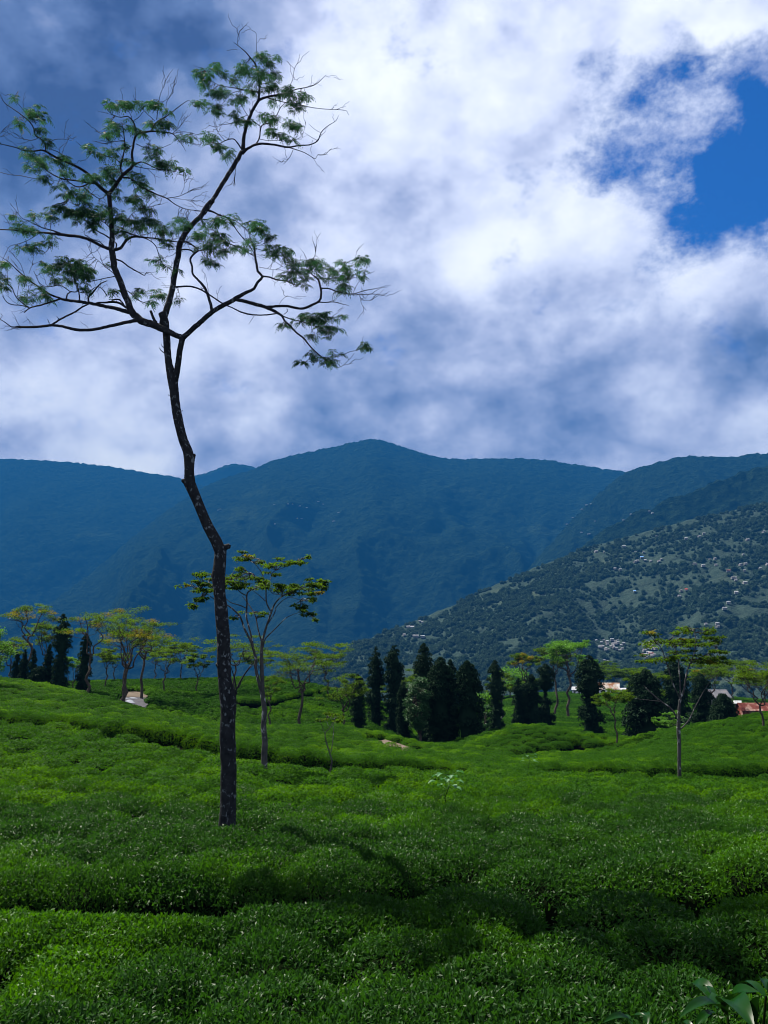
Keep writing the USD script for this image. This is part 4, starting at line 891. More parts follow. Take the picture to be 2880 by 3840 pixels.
def acacia(root, rng, H, R, leaf, bark, fork=0.42, limbs=4, lean=0.0, layers=3, orange=0.0, dense=1.0, L=0.17):
    """Flat-topped shade tree: bare forking stems under spreading tiers of foliage."""
    fk = np.array([lean * H * 0.6, rng.normal() * 0.02 * H, fork * H])
    r0 = 0.015 * H
    C = bent(rng, np.zeros(3), fk, r0 * 1.25, r0 * 0.8, wob=0.035, n=7)
    part(root, 'trunk', tube(C[:, :3], C[:, 3], 9, 0.1), bark, True)
    green, warm = [], []
    a0 = rng.random() * 6.283
    for i in range(limbs):
        az = a0 + i * 6.283 / limbs + rng.normal() * 0.3
        o = np.array([math.cos(az), math.sin(az), 0])
        k = rng.uniform(0.35, 0.62)
        tip = fk + o * R * k + np.array([lean * H * 0.35, 0, H * rng.uniform(0.30, 0.44)])
        C = bent(rng, fk, tip, r0 * 0.62, r0 * 0.25, sag=-0.10, wob=0.05, n=7)
        limb = part(root, 'limb', tube(C[:, :3], C[:, 3], 6), bark, True)
        tw = []
        for j in range(int(rng.integers(4, 7))):
            m = C[int(len(C) * rng.uniform(0.45, 0.98)), :3]
            a2 = az + rng.normal() * 0.8
            tz_ = H * (1.0 - 0.16 * rng.integers(0, layers) - 0.05 * rng.random()) - 0.02 * H
            e = fk * [1, 1, 0] + np.array([math.cos(a2), math.sin(a2), 0]) * R * rng.uniform(0.35, 0.95) + np.array([lean * H * 0.3, 0, tz_])
            dome = 1 - 0.17 * (np.linalg.norm(e[:2] - fk[:2]) / R) ** 2
            e[2] = max(e[2] * dome, m[2] + 0.02 * H)
            c2 = bent(rng, m, e, r0 * 0.22, r0 * 0.08, sag=-0.05, wob=0.06)
            tw.append(tube(c2[:, :3], c2[:, 3], 4, cap=False))
            for q in range(2):
                e2 = e + rng.normal(size=3) * [0.22 * R, 0.22 * R, 0.02 * H]
                c3 = bent(rng, c2[len(c2) * 2 // 3, :3], e2, r0 * 0.10, r0 * 0.05)
                tw.append(tube(c3[:, :3], c3[:, 3], 3, cap=False))
                s = rng.uniform(0.16, 0.30) * R
                (warm if rng.random() < orange * 0.4 else green).append(pad_leaves(rng, e2 + [0, 0, 0.03 * H], s, s, rng.uniform(0.018, 0.035) * H, int(110 * dense), L))
        part(limb, 'twigs', cat_meshes(tw), bark, True)
    part(root, 'crown', cat_meshes(green or warm), leaf, kind='stuff')
    if warm and green:
        part(root, 'young_foliage', cat_meshes(warm), M['canopy_orange'], kind='stuff', label='orange tinged young foliage on top of the crown')


def place_from_photo(sx, sy_top, Y, name, label, group=None):
    p = at(sx, 2500, Y)
    z = float(gz(p[0], Y)) - 0.05
    H = at(sx, sy_top, Y)[2] - z
    return thing(name, label, 'tree', (p[0], Y, z), group=group), H


def px(w, Y):
    return w * Y / FPX


# base x, top y (photograph), distance, crown width, (leaf, bark, fork, limbs, lean, layers, orange, dense), label
ACACIAS = [
    (333, 2298, 75.5, 200, ('canopy_leaf', 'bark_dark', .52, 3, .02, 2, .45, .8), 'shade tree with bare forked top and thin rusty crown on the left crest'),
    (451, 2279, 77, 285, ('canopy_leaf', 'bark_dark', .40, 5, .10, 4, .35, 1.3), 'broad dark shade tree with tiered orange-tipped crown just left of the stone path'),
    (478, 2335, 93, 150, ('canopy_leaf', 'bark_dark', .5, 3, -.05, 2, .2, .7), 'slender dark trunk right behind the broad tiered tree by the stone path'),
    (536, 2322, 104, 160, ('canopy_leaf', 'bark_dark', .5, 4, .02, 3, .15, 1), 'shade tree with forked dark stem to the right above the stone path'),
    (618, 2405, 112, 150, ('canopy_leaf', 'bark_dark', .4, 4, 0, 3, 0, .8), 'small shade tree with dark stem standing on the second tea slope, nearest the path'),
    (677, 2405, 140, 110, ('canopy_leaf', 'bark_pale', .5, 4, 0, 2, 0, .8), 'pale thin shade tree on the skyline of the second tea slope'),
    (742, 2452, 116, 95, ('canopy_leaf', 'bark_dark', .45, 4, 0, 2, 0, .8), 'very small shade tree on the second tea slope just left of the big trunk'),
    (400, 2425, 114, 110, ('canopy_leaf', 'bark_dark', .5, 3, 0, 3, .1, .7), 'straight thin-stemmed shade tree between the two dark trees on the left crest'),
    (84, 2284, 112, 190, ('canopy_leaf', 'bark_dark', .62, 3, .07, 1, .65, 1), 'tall flat-topped rusty shade tree at the far left edge behind the crest'),
    (169, 2337, 128, 150, ('canopy_leaf', 'bark_pale', .5, 4, 0, 3, .15, .9), 'hazy shade tree behind the row of dark conifers on the left'),
    (40, 2400, 122, 140, ('canopy_leaf', 'bark_pale', .5, 4, 0, 3, .2, .9), 'hazy shade tree low at the left edge behind the crest'),
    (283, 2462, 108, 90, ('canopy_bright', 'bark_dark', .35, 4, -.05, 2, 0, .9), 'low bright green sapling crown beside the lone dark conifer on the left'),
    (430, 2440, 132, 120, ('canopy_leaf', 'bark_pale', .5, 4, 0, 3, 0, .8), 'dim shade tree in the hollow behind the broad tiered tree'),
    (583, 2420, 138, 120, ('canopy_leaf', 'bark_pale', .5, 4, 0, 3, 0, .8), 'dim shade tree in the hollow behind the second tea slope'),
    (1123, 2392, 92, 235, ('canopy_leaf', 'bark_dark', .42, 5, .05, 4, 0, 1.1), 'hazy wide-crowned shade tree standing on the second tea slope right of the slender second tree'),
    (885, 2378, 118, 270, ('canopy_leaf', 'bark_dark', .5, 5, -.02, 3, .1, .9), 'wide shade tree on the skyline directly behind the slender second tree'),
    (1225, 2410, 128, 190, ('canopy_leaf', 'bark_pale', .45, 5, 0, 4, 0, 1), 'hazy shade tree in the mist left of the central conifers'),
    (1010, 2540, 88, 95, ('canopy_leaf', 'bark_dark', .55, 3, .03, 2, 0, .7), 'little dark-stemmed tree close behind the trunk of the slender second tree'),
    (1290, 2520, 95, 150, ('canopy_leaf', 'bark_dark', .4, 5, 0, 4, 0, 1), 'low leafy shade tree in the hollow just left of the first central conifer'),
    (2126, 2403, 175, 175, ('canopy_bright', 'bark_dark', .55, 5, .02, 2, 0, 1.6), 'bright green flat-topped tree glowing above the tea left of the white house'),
    (2078, 2432, 190, 120, ('canopy_leaf', 'bark_dark', .55, 4, 0, 3, 0, .9), 'dark-stemmed tree close behind and left of the bright green flat-topped tree'),
    (2300, 2612, 74, 130, ('canopy_leaf', 'bark_dark', .66, 4, -.06, 1, 0, .9), 'small umbrella-shaped tree with leaning dark stem on the mound left of the right-hand tree'),
    (2845, 2480, 62, 235, ('canopy_leaf', 'bark_dark', .42, 4, -.04, 3, .05, 1), 'forked shade tree on the tea hill at the right edge'),
    (1975, 2458, 172, 105, ('canopy_leaf', 'bark_dark', .6, 4, -.02, 1, .55, 1), 'small orange-topped flat tree on the far tea slope behind the central conifers'),
    (2305, 2500, 330, 130, ('canopy_leaf', 'bark_pale', .45, 5, 0, 4, 0, 1), 'shade tree on the skyline right behind the white house'),
    (2236, 2470, 338, 130, ('canopy_leaf', 'bark_pale', .45, 5, 0, 4, 0, 1), 'shade tree on the skyline between the small and the large white house'),
    (2420, 2500, 340, 150, ('canopy_leaf', 'bark_pale', .4, 5, 0, 4, .1, 1), 'shade tree on the skyline right of the white house'),
    (2740, 2470, 260, 200, ('canopy_leaf', 'bark_dark', .4, 5, 0, 4, .1, 1.1), 'dark wide shade tree behind the grey sheds on the right'),
    (2860, 2505, 200, 200, ('canopy_leaf', 'bark_dark', .4, 5, 0, 4, 0, 1.1), 'shade tree standing behind the red shed at the right edge'),
    (2655, 2478, 150, 165, ('canopy_leaf', 'bark_dark', .42, 5, 0, 4, .1, 1.1), 'dense shade tree left of the grey sheds among the conifers'),
    (2414, 2505, 104, 150, ('canopy_leaf', 'bark_dark', .42, 5, 0, 4, .05, 1.2), 'yellow-green crowned tree rising out of the wide dark conifer'),
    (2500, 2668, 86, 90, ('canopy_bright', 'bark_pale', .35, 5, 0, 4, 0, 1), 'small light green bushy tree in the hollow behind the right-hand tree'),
    (1880, 2520, 150, 100, ('canopy_leaf', 'bark_pale', .4, 5, 0, 4, 0, .9), 'small hazy tree on the far tea slope right of the central conifers'),
    (1540, 2500, 150, 150, ('canopy_leaf', 'bark_pale', .4, 5, 0, 4, 0, 1), 'hazy green tree seen between the two left conifers of the central group'),
    (980, 2440, 150, 170, ('canopy_leaf', 'bark_pale', .45, 5, 0, 4, 0, .9), 'faint shade tree low in the haze to the right of the slender second tree'),
    (1380, 2560, 140, 150, ('canopy_leaf', 'bark_pale', .4, 5, 0, 4, 0, 1), 'low hazy tree behind the first of the central conifers'),
    (2000, 2540, 230, 110, ('canopy_leaf', 'bark_pale', .4, 5, 0, 4, 0, 1), 'small tree on the far slope below the orange-topped flat tree'),
]


def make_acacias():
    for i, (sx, top, Y, w, (leaf, bark, fork, limbs, lean, layers, orange, dense), label) in enumerate(ACACIAS):
        rng = np.random.default_rng(200 + i)
        root, H = place_from_photo(sx, top, Y, 'shade_tree', label)
        acacia(root, rng, H, px(w, Y) * 0.5, M[leaf], M[bark], fork, limbs, lean, layers, orange, dense, L=max(0.13, Y / 3262 * 5.2))
        p = root.GetAttribute('xformOp:translate').Get()
        KEEP_CLEAR.append((p[0], p[1], 0.1))


def make_traced():
    rng = np.random.default_rng(31)

    def pads(G, root, crop, lst, per, L, mat, depth, orange=0.0):
        s = CROPS[crop][2]
        img, pts, own, rad = np.array(G.img), np.array(G.pts), np.array(G.owner), np.array(G.rad)
        kd = cKDTree(img)
        green, warm = [], []
        for x, y, rx, ry in lst:
            sx, sy = src(crop, x, y)
            _, k = kd.query((sx, sy))
            Y = pts[k][1] + rng.normal() * depth
            c = at(sx, sy, Y)
            k2 = Y / FPX * s
            m = max(3, int(rx / 22))
            for q in range(m):
                c2 = c + rng.normal(size=3) * [rx * k2 * 0.55, rx * k2 * 0.5, ry * k2 * 0.35]
                n = int(per * rx * ry / m)
                (warm if rng.random() < orange else green).append(pad_leaves(rng, c2, rx * k2 * 0.50, rx * k2 * 0.5, min(ry, 26 if crop == 's' else 20) * k2 * 0.5, n, L))
                G.twig(own[k], pts[k], c2, 0.007, 0.003)
        G.finish_twigs(M['bark_pale'])
        part(root, 'crown', cat_meshes(green), M[mat], kind='stuff')
        if warm:
            part(root, 'young_foliage', cat_meshes(warm), M['canopy_orange'], kind='stuff', label='orange tinged young foliage')

    # second tree
    b = dhit(568, 1656)
    KEEP_CLEAR.append((b[0], b[1], 0.12))
    root = thing('shade_tree', 'slender pale-stemmed shade tree with yellow-green crown right of the big trunk', 'tree')
    G = Grown(root, b[1], 8, drift=0.5, fine=2.6)
    P = M['bark_pale']
    G.limb('trunk', 's', [(766, 2130, 56), (765, 2085, 56), (765, 1950, 54), (770, 1850, 52), (758, 1700, 48), (766, 1550, 46), (748, 1400, 42), (745, 1250, 36), (740, 1100, 33), (740, 1000, 27), (745, 930, 23), (780, 800, 20), (800, 740, 18), (830, 650, 18), (860, 580, 14), (900, 530, 13), (960, 490, 12), (1060, 450, 8), (1200, 400, 5)], P, sides=10, rough=0.1, straight=True)
    for p in ([(742, 1400, 36), (710, 1280, 30), (685, 1150, 29), (690, 1100, 28), (665, 1000, 24), (645, 930, 22), (620, 880, 20), (580, 800, 18), (545, 700, 16), (480, 630, 14), (425, 590, 12), (300, 530, 8), (180, 440, 5)], [(665, 1000, 20), (650, 900, 18), (620, 780, 16), (600, 690, 16), (605, 580, 15), (605, 490, 14), (640, 450, 10), (720, 420, 6)],
              [(610, 620, 10), (540, 590, 9), (450, 560, 7), (380, 500, 5), (260, 420, 4)], [(605, 500, 10), (560, 480, 10), (500, 430, 8), (400, 380, 6)], [(820, 640, 14), (785, 560, 13), (780, 430, 12), (770, 380, 10), (740, 290, 8), (690, 220, 6), (630, 160, 4), (570, 100, 3)], [(790, 400, 9), (820, 350, 8), (850, 280, 7), (950, 240, 5), (1100, 170, 3)],
              [(775, 550, 8), (720, 500, 6), (640, 440, 4)], [(780, 390, 6), (700, 330, 5), (600, 270, 3)], [(738, 920, 14), (710, 820, 12), (690, 720, 11), (670, 660, 9), (620, 580, 8), (560, 500, 6)], [(752, 980, 14), (775, 900, 12), (840, 830, 10), (900, 770, 8), (960, 710, 7), (1040, 670, 5), (1150, 640, 3)], [(800, 760, 10), (860, 660, 9), (880, 600, 8), (980, 520, 5), (1100, 540, 3)], [(690, 1120, 6), (620, 1180, 8), (560, 1270, 10), (530, 1350, 10)]):
        G.limb('limb', 's', p, P, sides=7, rough=0.05)
    pads(G, root, 's', [(160, 300, 110, 25), (40, 400, 60, 12), (190, 390, 100, 50), (180, 460, 120, 30), (150, 540, 100, 35), (140, 600, 70, 35), (560, 90, 50, 15), (560, 160, 110, 30), (690, 170, 70, 35), (560, 250, 90, 25), (860, 220, 150, 30), (980, 180, 110, 35), (1080, 200, 60, 25), (1160, 140, 50, 18), (480, 340, 130, 50), (600, 360, 150, 60), (500, 400, 120, 40), (740, 400, 130, 50), (880, 430, 130, 60), (820, 300, 80, 20),
                        (1000, 480, 100, 30), (1080, 430, 140, 40), (1200, 390, 130, 45), (1300, 360, 80, 30), (1330, 430, 80, 40), (1250, 480, 80, 40), (1220, 540, 70, 25), (1100, 590, 90, 30), (1130, 640, 60, 20), (1200, 670, 60, 30), (1250, 710, 50, 25), (640, 660, 100, 20), (500, 710, 80, 15), (730, 690, 40, 10), (340, 420, 90, 50), (300, 340, 80, 30)], 0.075, 0.10, 'canopy_leaf', 0.6, 0.02)
    # right-hand tree
    b = dhit(1468, 1676)
    KEEP_CLEAR.append((b[0], b[1], 0.1))
    root = thing('shade_tree', 'slim shade tree with forked pale stem and olive crown, alone on the right tea field', 'tree')
    G = Grown(root, b[1], 9, drift=0.5, fine=2.6)
    G.limb('trunk', 'r', [(1048, 1155, 24), (1047, 1120, 24), (1045, 1000, 24), (1045, 900, 25), (1040, 800, 26), (1042, 740, 23), (1045, 650, 18), (1055, 580, 16), (1075, 540, 13), (1100, 400, 9), (1140, 300, 8), (1160, 200, 6), (1150, 110, 4)], P, sides=9, rough=0.1, straight=True)
    for p in ([(1055, 590, 11), (1050, 480, 10), (1040, 330, 8), (1020, 250, 6), (960, 180, 4)], [(1036, 730, 13), (990, 660, 11), (920, 610, 10), (850, 550, 8), (800, 500, 4)], [(1050, 590, 9), (1000, 480, 8), (960, 350, 7), (920, 240, 6), (880, 200, 4)], [(1055, 800, 10), (1110, 740, 8), (1160, 640, 7), (1220, 530, 5), (1290, 420, 3)], [(920, 610, 5), (830, 600, 4), (740, 590, 3)], [(1120, 350, 6), (1200, 300, 5), (1300, 250, 3)], [(960, 350, 5), (900, 330, 4), (820, 300, 3)]):
        G.limb('limb', 'r', p, P, sides=6)
    pads(G, root, 'r', [(840, 130, 70, 25), (900, 190, 100, 25), (1040, 130, 60, 25), (1140, 110, 110, 30), (1200, 130, 90, 30), (1070, 190, 140, 40), (1180, 220, 120, 40), (1300, 160, 80, 25), (1330, 200, 60, 20), (1300, 250, 60, 30), (950, 220, 120, 30), (790, 285, 50, 12), (870, 330, 80, 25), (1060, 280, 120, 40), (1180, 320, 140, 40), (1280, 330, 120, 40), (1350, 300, 60, 30), (980, 300, 80, 30)], 0.07, 0.13, 'canopy_leaf', 0.6, 0.05)
    # young bare tree
    b = dhit(714, 1663)
    KEEP_CLEAR.append((b[0], b[1], 0.05))
    root = thing('sapling', 'young almost leafless tree with two crooked stems, right of the slender second tree', 'tree')
    G = Grown(root, b[1], 10, drift=0.3, fine=1.8)
    G.limb('trunk', 's', [(1375, 2180, 17), (1372, 2130, 17), (1388, 2030, 15), (1370, 1960, 13), (1345, 1880, 12), (1325, 1800, 10), (1330, 1760, 8), (1370, 1720, 7), (1410, 1660, 5)], P, sides=6, straight=True)
    for p in ([(1378, 1950, 9), (1395, 1850, 8), (1402, 1740, 7), (1395, 1640, 5)], [(1328, 1790, 7), (1300, 1710, 6), (1280, 1660, 4)], [(1370, 1720, 5), (1345, 1680, 4), (1340, 1640, 3)]):
        G.limb('limb', 's', p, P, sides=5)
    pads(G, root, 's', [(1400, 1600, 80, 30), (1300, 1640, 60, 20), (1440, 1650, 60, 25), (1350, 1580, 60, 18)], 0.030, 0.12, 'canopy_leaf', 0.3)


# ------------------------------------------------------------------ conifers and broad-leaved trees
def conifer(root, rng, H, prof, r_max, gaps=0.0):
    """Japanese cedar: a dark column of drooping billows. prof: (height 0..1, radius 0..1) pairs."""
    prof = np.array(prof, float)
    C = bent(rng, np.zeros(3), np.array([rng.normal() * 0.1, 0, H * 0.97]), 0.022 * H, 0.02, wob=0.004)
    part(root, 'trunk', tube(C[:, :3], C[:, 3], 7), M['bark_dark'], True)
    hs = np.linspace(0.02, 1, 26)
    rr = np.interp(hs, prof[:, 0], prof[:, 1]) * r_max
    th = np.linspace(0, 2 * np.pi, 14, endpoint=False)
    core = np.stack([np.outer(rr * 0.66, np.cos(th)), np.outer(rr * 0.66, np.sin(th)), np.repeat(hs[:, None] * H * 0.97, 14, 1)], -1)
    core[..., :2] *= (0.75 + 0.5 * fbm(core * 0.9 + rng.random() * 30, 2, 5))[..., None]
    i, j = np.meshgrid(np.arange(25), np.arange(14), indexing='ij')
    q = np.stack([i * 14 + j, i * 14 + (j + 1) % 14, (i + 1) * 14 + (j + 1) % 14, (i + 1) * 14 + j], -1).reshape(-1, 4)
    part(root, 'inner_foliage', (core.reshape(-1, 3), q), M['conifer_leaf'], True)
    area = (rr * H / 26).sum() * 6.283
    size = np.clip(r_max * 0.42, 0.4, 1.15)
    n = int(np.clip(area / (size * size) * 1.5, 30, 170))
    cl = []
    for _ in range(n):
        t = rng.random() ** 0.9
        r = np.interp(t, prof[:, 0], prof[:, 1]) * r_max
        if r < 0.05 or rng.random() < gaps:
            continue
        az = rng.random() * 6.283
        s = size * rng.uniform(0.55, 1.2) * min(1.0, 0.35 + r / r_max)
        c = np.array([math.cos(az) * r * 0.86, math.sin(az) * r * 0.86, t * H])
        m = 62
        q = rand_dirs(rng, m)
        q[:, 2] = np.abs(q[:, 2]) * 0.9 - 0.25
        p = c + q * [s, s, s * 1.15] * (0.75 + 0.25 * rng.random((m, 1)))
        d = q * 0.6 + rng.normal(size=(m, 3)) * 0.45
        d[:, 2] -= 0.35
        cl.append(leaves(p - d * 0.1, d, q, s * 0.52 * (0.6 + 0.6 * rng.random(m)), s * 0.24, bend=0.3, simple=True))
    part(root, 'foliage', cat_meshes(cl), M['conifer_leaf'], kind='stuff')


COL = [(0, .55), (.1, .85), (.35, 1), (.6, .92), (.8, .72), (.92, .42), (1, .06)]
TWO = [(0, .5), (.15, .78), (.40, .72), (.56, .45), (.64, .95), (.78, .9), (.9, .55), (1, .05)]
NECK = [(0, .4), (.15, .8), (.4, .75), (.52, .35), (.58, .12), (.66, .14), (.72, .9), (.85, .95), (.95, .55), (1, .1)]
CONE = [(0, .8), (.15, 1), (.4, .9), (.7, .55), (1, .04)]
WIDE = [(0, .7), (.15, 1), (.4, .95), (.65, .7), (.85, .55), (1, .1)]
RAG = [(0, .6), (.12, .9), (.28, .75), (.4, .95), (.5, .6), (.62, .85), (.74, .55), (.84, .65), (1, .05)]
CONIFERS = [  # x, top y, distance, half width, profile, gaps
    (1409, 2428, 112, 33, RAG, .15, 'ragged narrow conifer, leftmost of the central dark group'), (1479, 2418, 110, 40, RAG, .1, 'tall dark conifer with a bushy right shoulder, second from the left in the central group'),
    (1513, 2560, 92, 22, COL, 0, 'short narrow conifer in front of the tall bushy-shouldered one'), (1590, 2415, 90, 42, COL, 0, 'tallest conifer of the central group, rising behind the pale broad-leaved tree'),
    (1652, 2470, 83.5, 55, COL, 0, 'stout black-green conifer in the heart of the central group'), (1752, 2480, 82.5, 52, COL, 0, 'stout conifer with billowing foliage at the right front of the central group'), (1688, 2474, 95, 30, COL, 0, 'conifer tip peeping out between the two stout conifers'),
    (1858, 2475, 108, 34, TWO, .1, 'lone columnar conifer with a waist just right of the central group'), (1943, 2545, 113, 28, RAG, 0, 'left one of the pair of dark conifers on the lower far slope'), (1990, 2532, 114, 40, WIDE, .05, 'right bushier one of the pair of dark conifers on the lower far slope'),
    (2043, 2492, 116, 33, NECK, 0, 'odd conifer with a round head on a bare neck above a narrow column'), (1344, 2530, 104, 24, COL, .2, 'small misty conifer left of the central dark group'),
    (2208, 2460, 104, 48, TWO, .05, 'pointed waisted conifer standing in front of the white house'), (2409, 2515, 96, 72, WIDE, 0, 'wide black-green conifer filling the hollow left of the right-hand tree'), (2528, 2480, 122, 45, COL, .05, 'tall dark conifer directly behind the crown of the right-hand tree'),
    (2622, 2525, 108, 42, RAG, .05, 'dark ragged conifer between the right-hand tree and the grey sheds'), (2700, 2605, 102, 50, WIDE, 0, 'low bushy conifer in front of the grey sheds'),
    (226, 2304, 98, 33, TWO, 0, 'tall two-tiered black conifer on the left crest'), (183, 2412, 101, 19, CONE, 0, 'narrow spire conifer just left of the two-tiered one'), (123, 2428, 103, 15, CONE, 0, 'third slim spire from the left in the conifer row at the left'), (91, 2432, 104, 16, CONE, 0, 'second slim spire from the left in the conifer row at the left'), (62, 2440, 105, 16, CONE, 0, 'leftmost slim spire of the conifer row at the left'),
    (316, 2374, 106, 26, RAG, .1, 'dark ragged conifer alone between the two-tiered conifer and the rusty shade tree'), (150, 2500, 100, 40, WIDE, 0, 'low dark conifer scrub at the foot of the left conifer row')]


def make_conifers():
    for i, (sx, top, Y, hw, prof, gaps, label) in enumerate(CONIFERS):
        rng = np.random.default_rng(400 + i)
        root, H = place_from_photo(sx, top, Y, 'conifer', label)
        conifer(root, rng, H, prof, px(hw, Y), gaps)
        p = root.GetAttribute('xformOp:translate').Get()
        KEEP_CLEAR.append((p[0], p[1], 0.5))


def broadleaf(root, rng, H, R, leaf, n=26, L=0.3, z0=0.25):
    C = bent(rng, np.zeros(3), np.array([0, 0, H * 0.75]), 0.02 * H, 0.01 * H)
    part(root, 'trunk', tube(C[:, :3], C[:, 3], 7), M['bark_dark'], True)
    br, cl = [], []
    for _ in range(n):
        q = rand_dirs(rng, 1)[0]
        c = np.array([q[0] * R * 0.75, q[1] * R * 0.75, H * (z0 + (1 - z0) * (0.5 + 0.42 * q[2]))])
        c2 = bent(rng, C[int(len(C) * rng.uniform(0.3, 0.95)), :3], c, 0.006 * H, 0.002 * H)
        br.append(tube(c2[:, :3], c2[:, 3], 4, cap=False))
        cl.append(pad_leaves(rng, c, R * 0.36, R * 0.36, R * 0.24, 130, L))
    part(root, 'branches', cat_meshes(br), M['bark_dark'], True)
    part(root, 'crown', cat_meshes(cl), M[leaf], kind='stuff')


def make_broadleaves():
    for i, (sx, top, Y, w, leaf, n, name, label) in enumerate([
            (1565, 2522, 82, 105, 'broad_leaf', 44, 'broadleaf_tree', 'rounded grey-green broad-leaved tree in front of the tallest central conifer'),
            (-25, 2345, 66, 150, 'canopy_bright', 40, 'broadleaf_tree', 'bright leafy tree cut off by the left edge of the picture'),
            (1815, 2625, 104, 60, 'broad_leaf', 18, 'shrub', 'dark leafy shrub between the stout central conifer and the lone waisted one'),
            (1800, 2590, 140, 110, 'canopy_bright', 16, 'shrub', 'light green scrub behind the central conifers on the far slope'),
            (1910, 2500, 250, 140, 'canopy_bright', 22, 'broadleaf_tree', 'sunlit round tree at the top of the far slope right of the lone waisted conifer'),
            (2560, 2690, 96, 60, 'broad_leaf', 16, 'shrub', 'leafy shrub in the hollow right of the wide black-green conifer')]):
        rng = np.random.default_rng(500 + i)
        root, H = place_from_photo(sx, top, Y, name, label)
        broadleaf(root, rng, H, px(w, Y) * 0.5, leaf, n, L=Y / 3262 * 8)


make_acacias()
make_traced()
make_conifers()
make_broadleaves()
# ------------------------------------------------------------------ houses
noise_material('white_wall', [(0.3, (0.36, 0.38, 0.40)), (0.7, (0.50, 0.51, 0.53))], 1.5)
noise_material('far_wall', [(0.3, (0.08, 0.08, 0.08)), (0.7, (0.20, 0.20, 0.20))], 0.11)
noise_material('far_roof', [(0.3, (0.06, 0.06, 0.065)), (0.5, (0.14, 0.14, 0.15)), (0.68, (0.32, 0.32, 0.34))], 0.06)
noise_material('dark_pane', [(0.0, (0.012, 0.014, 0.018)), (1.0, (0.03, 0.035, 0.04))], 2.0, rough=0.2, spec=0.5)
noise_material('rusty_sheet', [(0.36, (0.30, 0.30, 0.30)), (0.46, (0.20, 0.16, 0.13)), (0.56, (0.13, 0.055, 0.025)), (0.75, (0.09, 0.035, 0.018))], 0.55, rough=0.6)
noise_material('pale_sheet', [(0.3, (0.17, 0.18, 0.19)), (0.7, (0.30, 0.31, 0.33))], 0.6, rough=0.5)
noise_material('grey_sheet', [(0.3, (0.05, 0.055, 0.065)), (0.6, (0.11, 0.11, 0.12)), (0.75, (0.15, 0.11, 0.09))], 0.6, rough=0.6)
noise_material('red_sheet', [(0.3, (0.045, 0.010, 0.009)), (0.5, (0.075, 0.020, 0.015)), (0.62, (0.16, 0.10, 0.085)), (0.8, (0.24, 0.21, 0.20))], 0.9, rough=0.6)
noise_material('bright_red', [(0.0, (0.25, 0.03, 0.02)), (1.0, (0.32, 0.05, 0.03))], 1.0)
noise_material('blue_sheet', [(0.0, (0.10, 0.25, 0.55)), (1.0, (0.18, 0.35, 0.62))], 1.0)
noise_material('dirt', [(0.3, (0.045, 0.035, 0.026)), (0.7, (0.085, 0.070, 0.055))], 1.3, bump=0.4)
noise_material('wet_dirt', [(0.3, (0.03, 0.03, 0.036)), (0.7, (0.05, 0.05, 0.056))], 1.3, bump=0.4)
noise_material('flagstone', [(0.3, (0.09, 0.10, 0.115)), (0.7, (0.16, 0.17, 0.20))], 2.0, bump=0.4)
noise_material('wood_dark', [(0.3, (0.04, 0.03, 0.022)), (0.7, (0.08, 0.06, 0.045))], 3.0)


def corrugated(x0, y0, z0, x1, y1, z1, n, t=0.05, over=0.0):
    """A sloping sheet from the eave (x0..x1, y0, z0) to the ridge (y1, z1) with n upright ribs."""
    xs = np.linspace(x0 - over, x1 + over, n * 2 + 1)
    up = np.where(np.arange(len(xs)) % 2 == 0, 0.0, 0.035)
    a = np.stack([xs, np.full(len(xs), y0), z0 + up], -1); b = np.stack([xs, np.full(len(xs), y1), z1 + up], -1)
    v = np.vstack([a, b, a - [0, 0, t], b - [0, 0, t]])
    k = len(xs); i = np.arange(k - 1)
    q = np.vstack([np.stack([i, i + 1, k + i + 1, k + i], -1), np.stack([2 * k + i, 3 * k + i, 3 * k + i + 1, 2 * k + i + 1], -1), np.stack([i, 2 * k + i, 2 * k + i + 1, i + 1], -1), np.stack([k + i, k + i + 1, 3 * k + i + 1, 3 * k + i], -1)])
    return v, q


def gable_house(t, Lx, Ly, Hw, Hr, wall, roof, plinth=2.0, windows=(), door=None, over=0.25, panels=3):
    """Walls along x from 0 to Lx, front at y = 0; the ridge runs along x."""
    v = np.array([[0, 0, -plinth], [Lx, 0, -plinth], [Lx, Ly, -plinth], [0, Ly, -plinth], [0, 0, Hw], [Lx, 0, Hw], [Lx, Ly, Hw], [0, Ly, Hw], [0, Ly / 2, Hr - 0.08], [Lx, Ly / 2, Hr - 0.08]], float)
    f = [[0, 1, 5], [0, 5, 4], [1, 2, 6], [1, 6, 5], [2, 3, 7], [2, 7, 6], [3, 0, 4], [3, 4, 7], [4, 8, 7], [5, 6, 9], [4, 5, 9], [4, 9, 8], [7, 8, 9], [7, 9, 6]]
    part(t, 'wall', (v, np.array(f)), wall)
    sl = (Hr - Hw) / (Ly / 2)
    w = (Lx + 2 * over) / panels
    for k in range(panels):
        x0 = -over + k * w
        dz = 0.012 * (k % 2)
        part(t, 'roof_sheet', corrugated(x0, -over, Hw - over * sl + 0.05 + dz, x0 + w - 0.004, Ly / 2, Hr + 0.05 + dz, 6), roof)
        part(t, 'roof_sheet', corrugated(x0, Ly + over, Hw - over * sl + 0.05 + dz, x0 + w - 0.004, Ly / 2, Hr + 0.05 + dz, 6), roof)
    for wx, wz, ww, wh in windows:
        fr = part(t, 'window', box_mesh(wx - 0.07, -0.07, wz - 0.07, wx + ww + 0.07, -0.004, wz + wh + 0.07), M['wood_dark'])
        part(fr, 'pane', box_mesh(wx, -0.09, wz, wx + ww, -0.072, wz + wh), M['dark_pane'])
    if door:
        part(t, 'door', box_mesh(door, -0.06, -0.05, door + 0.85, -0.004, 1.95), M['wood_dark'])


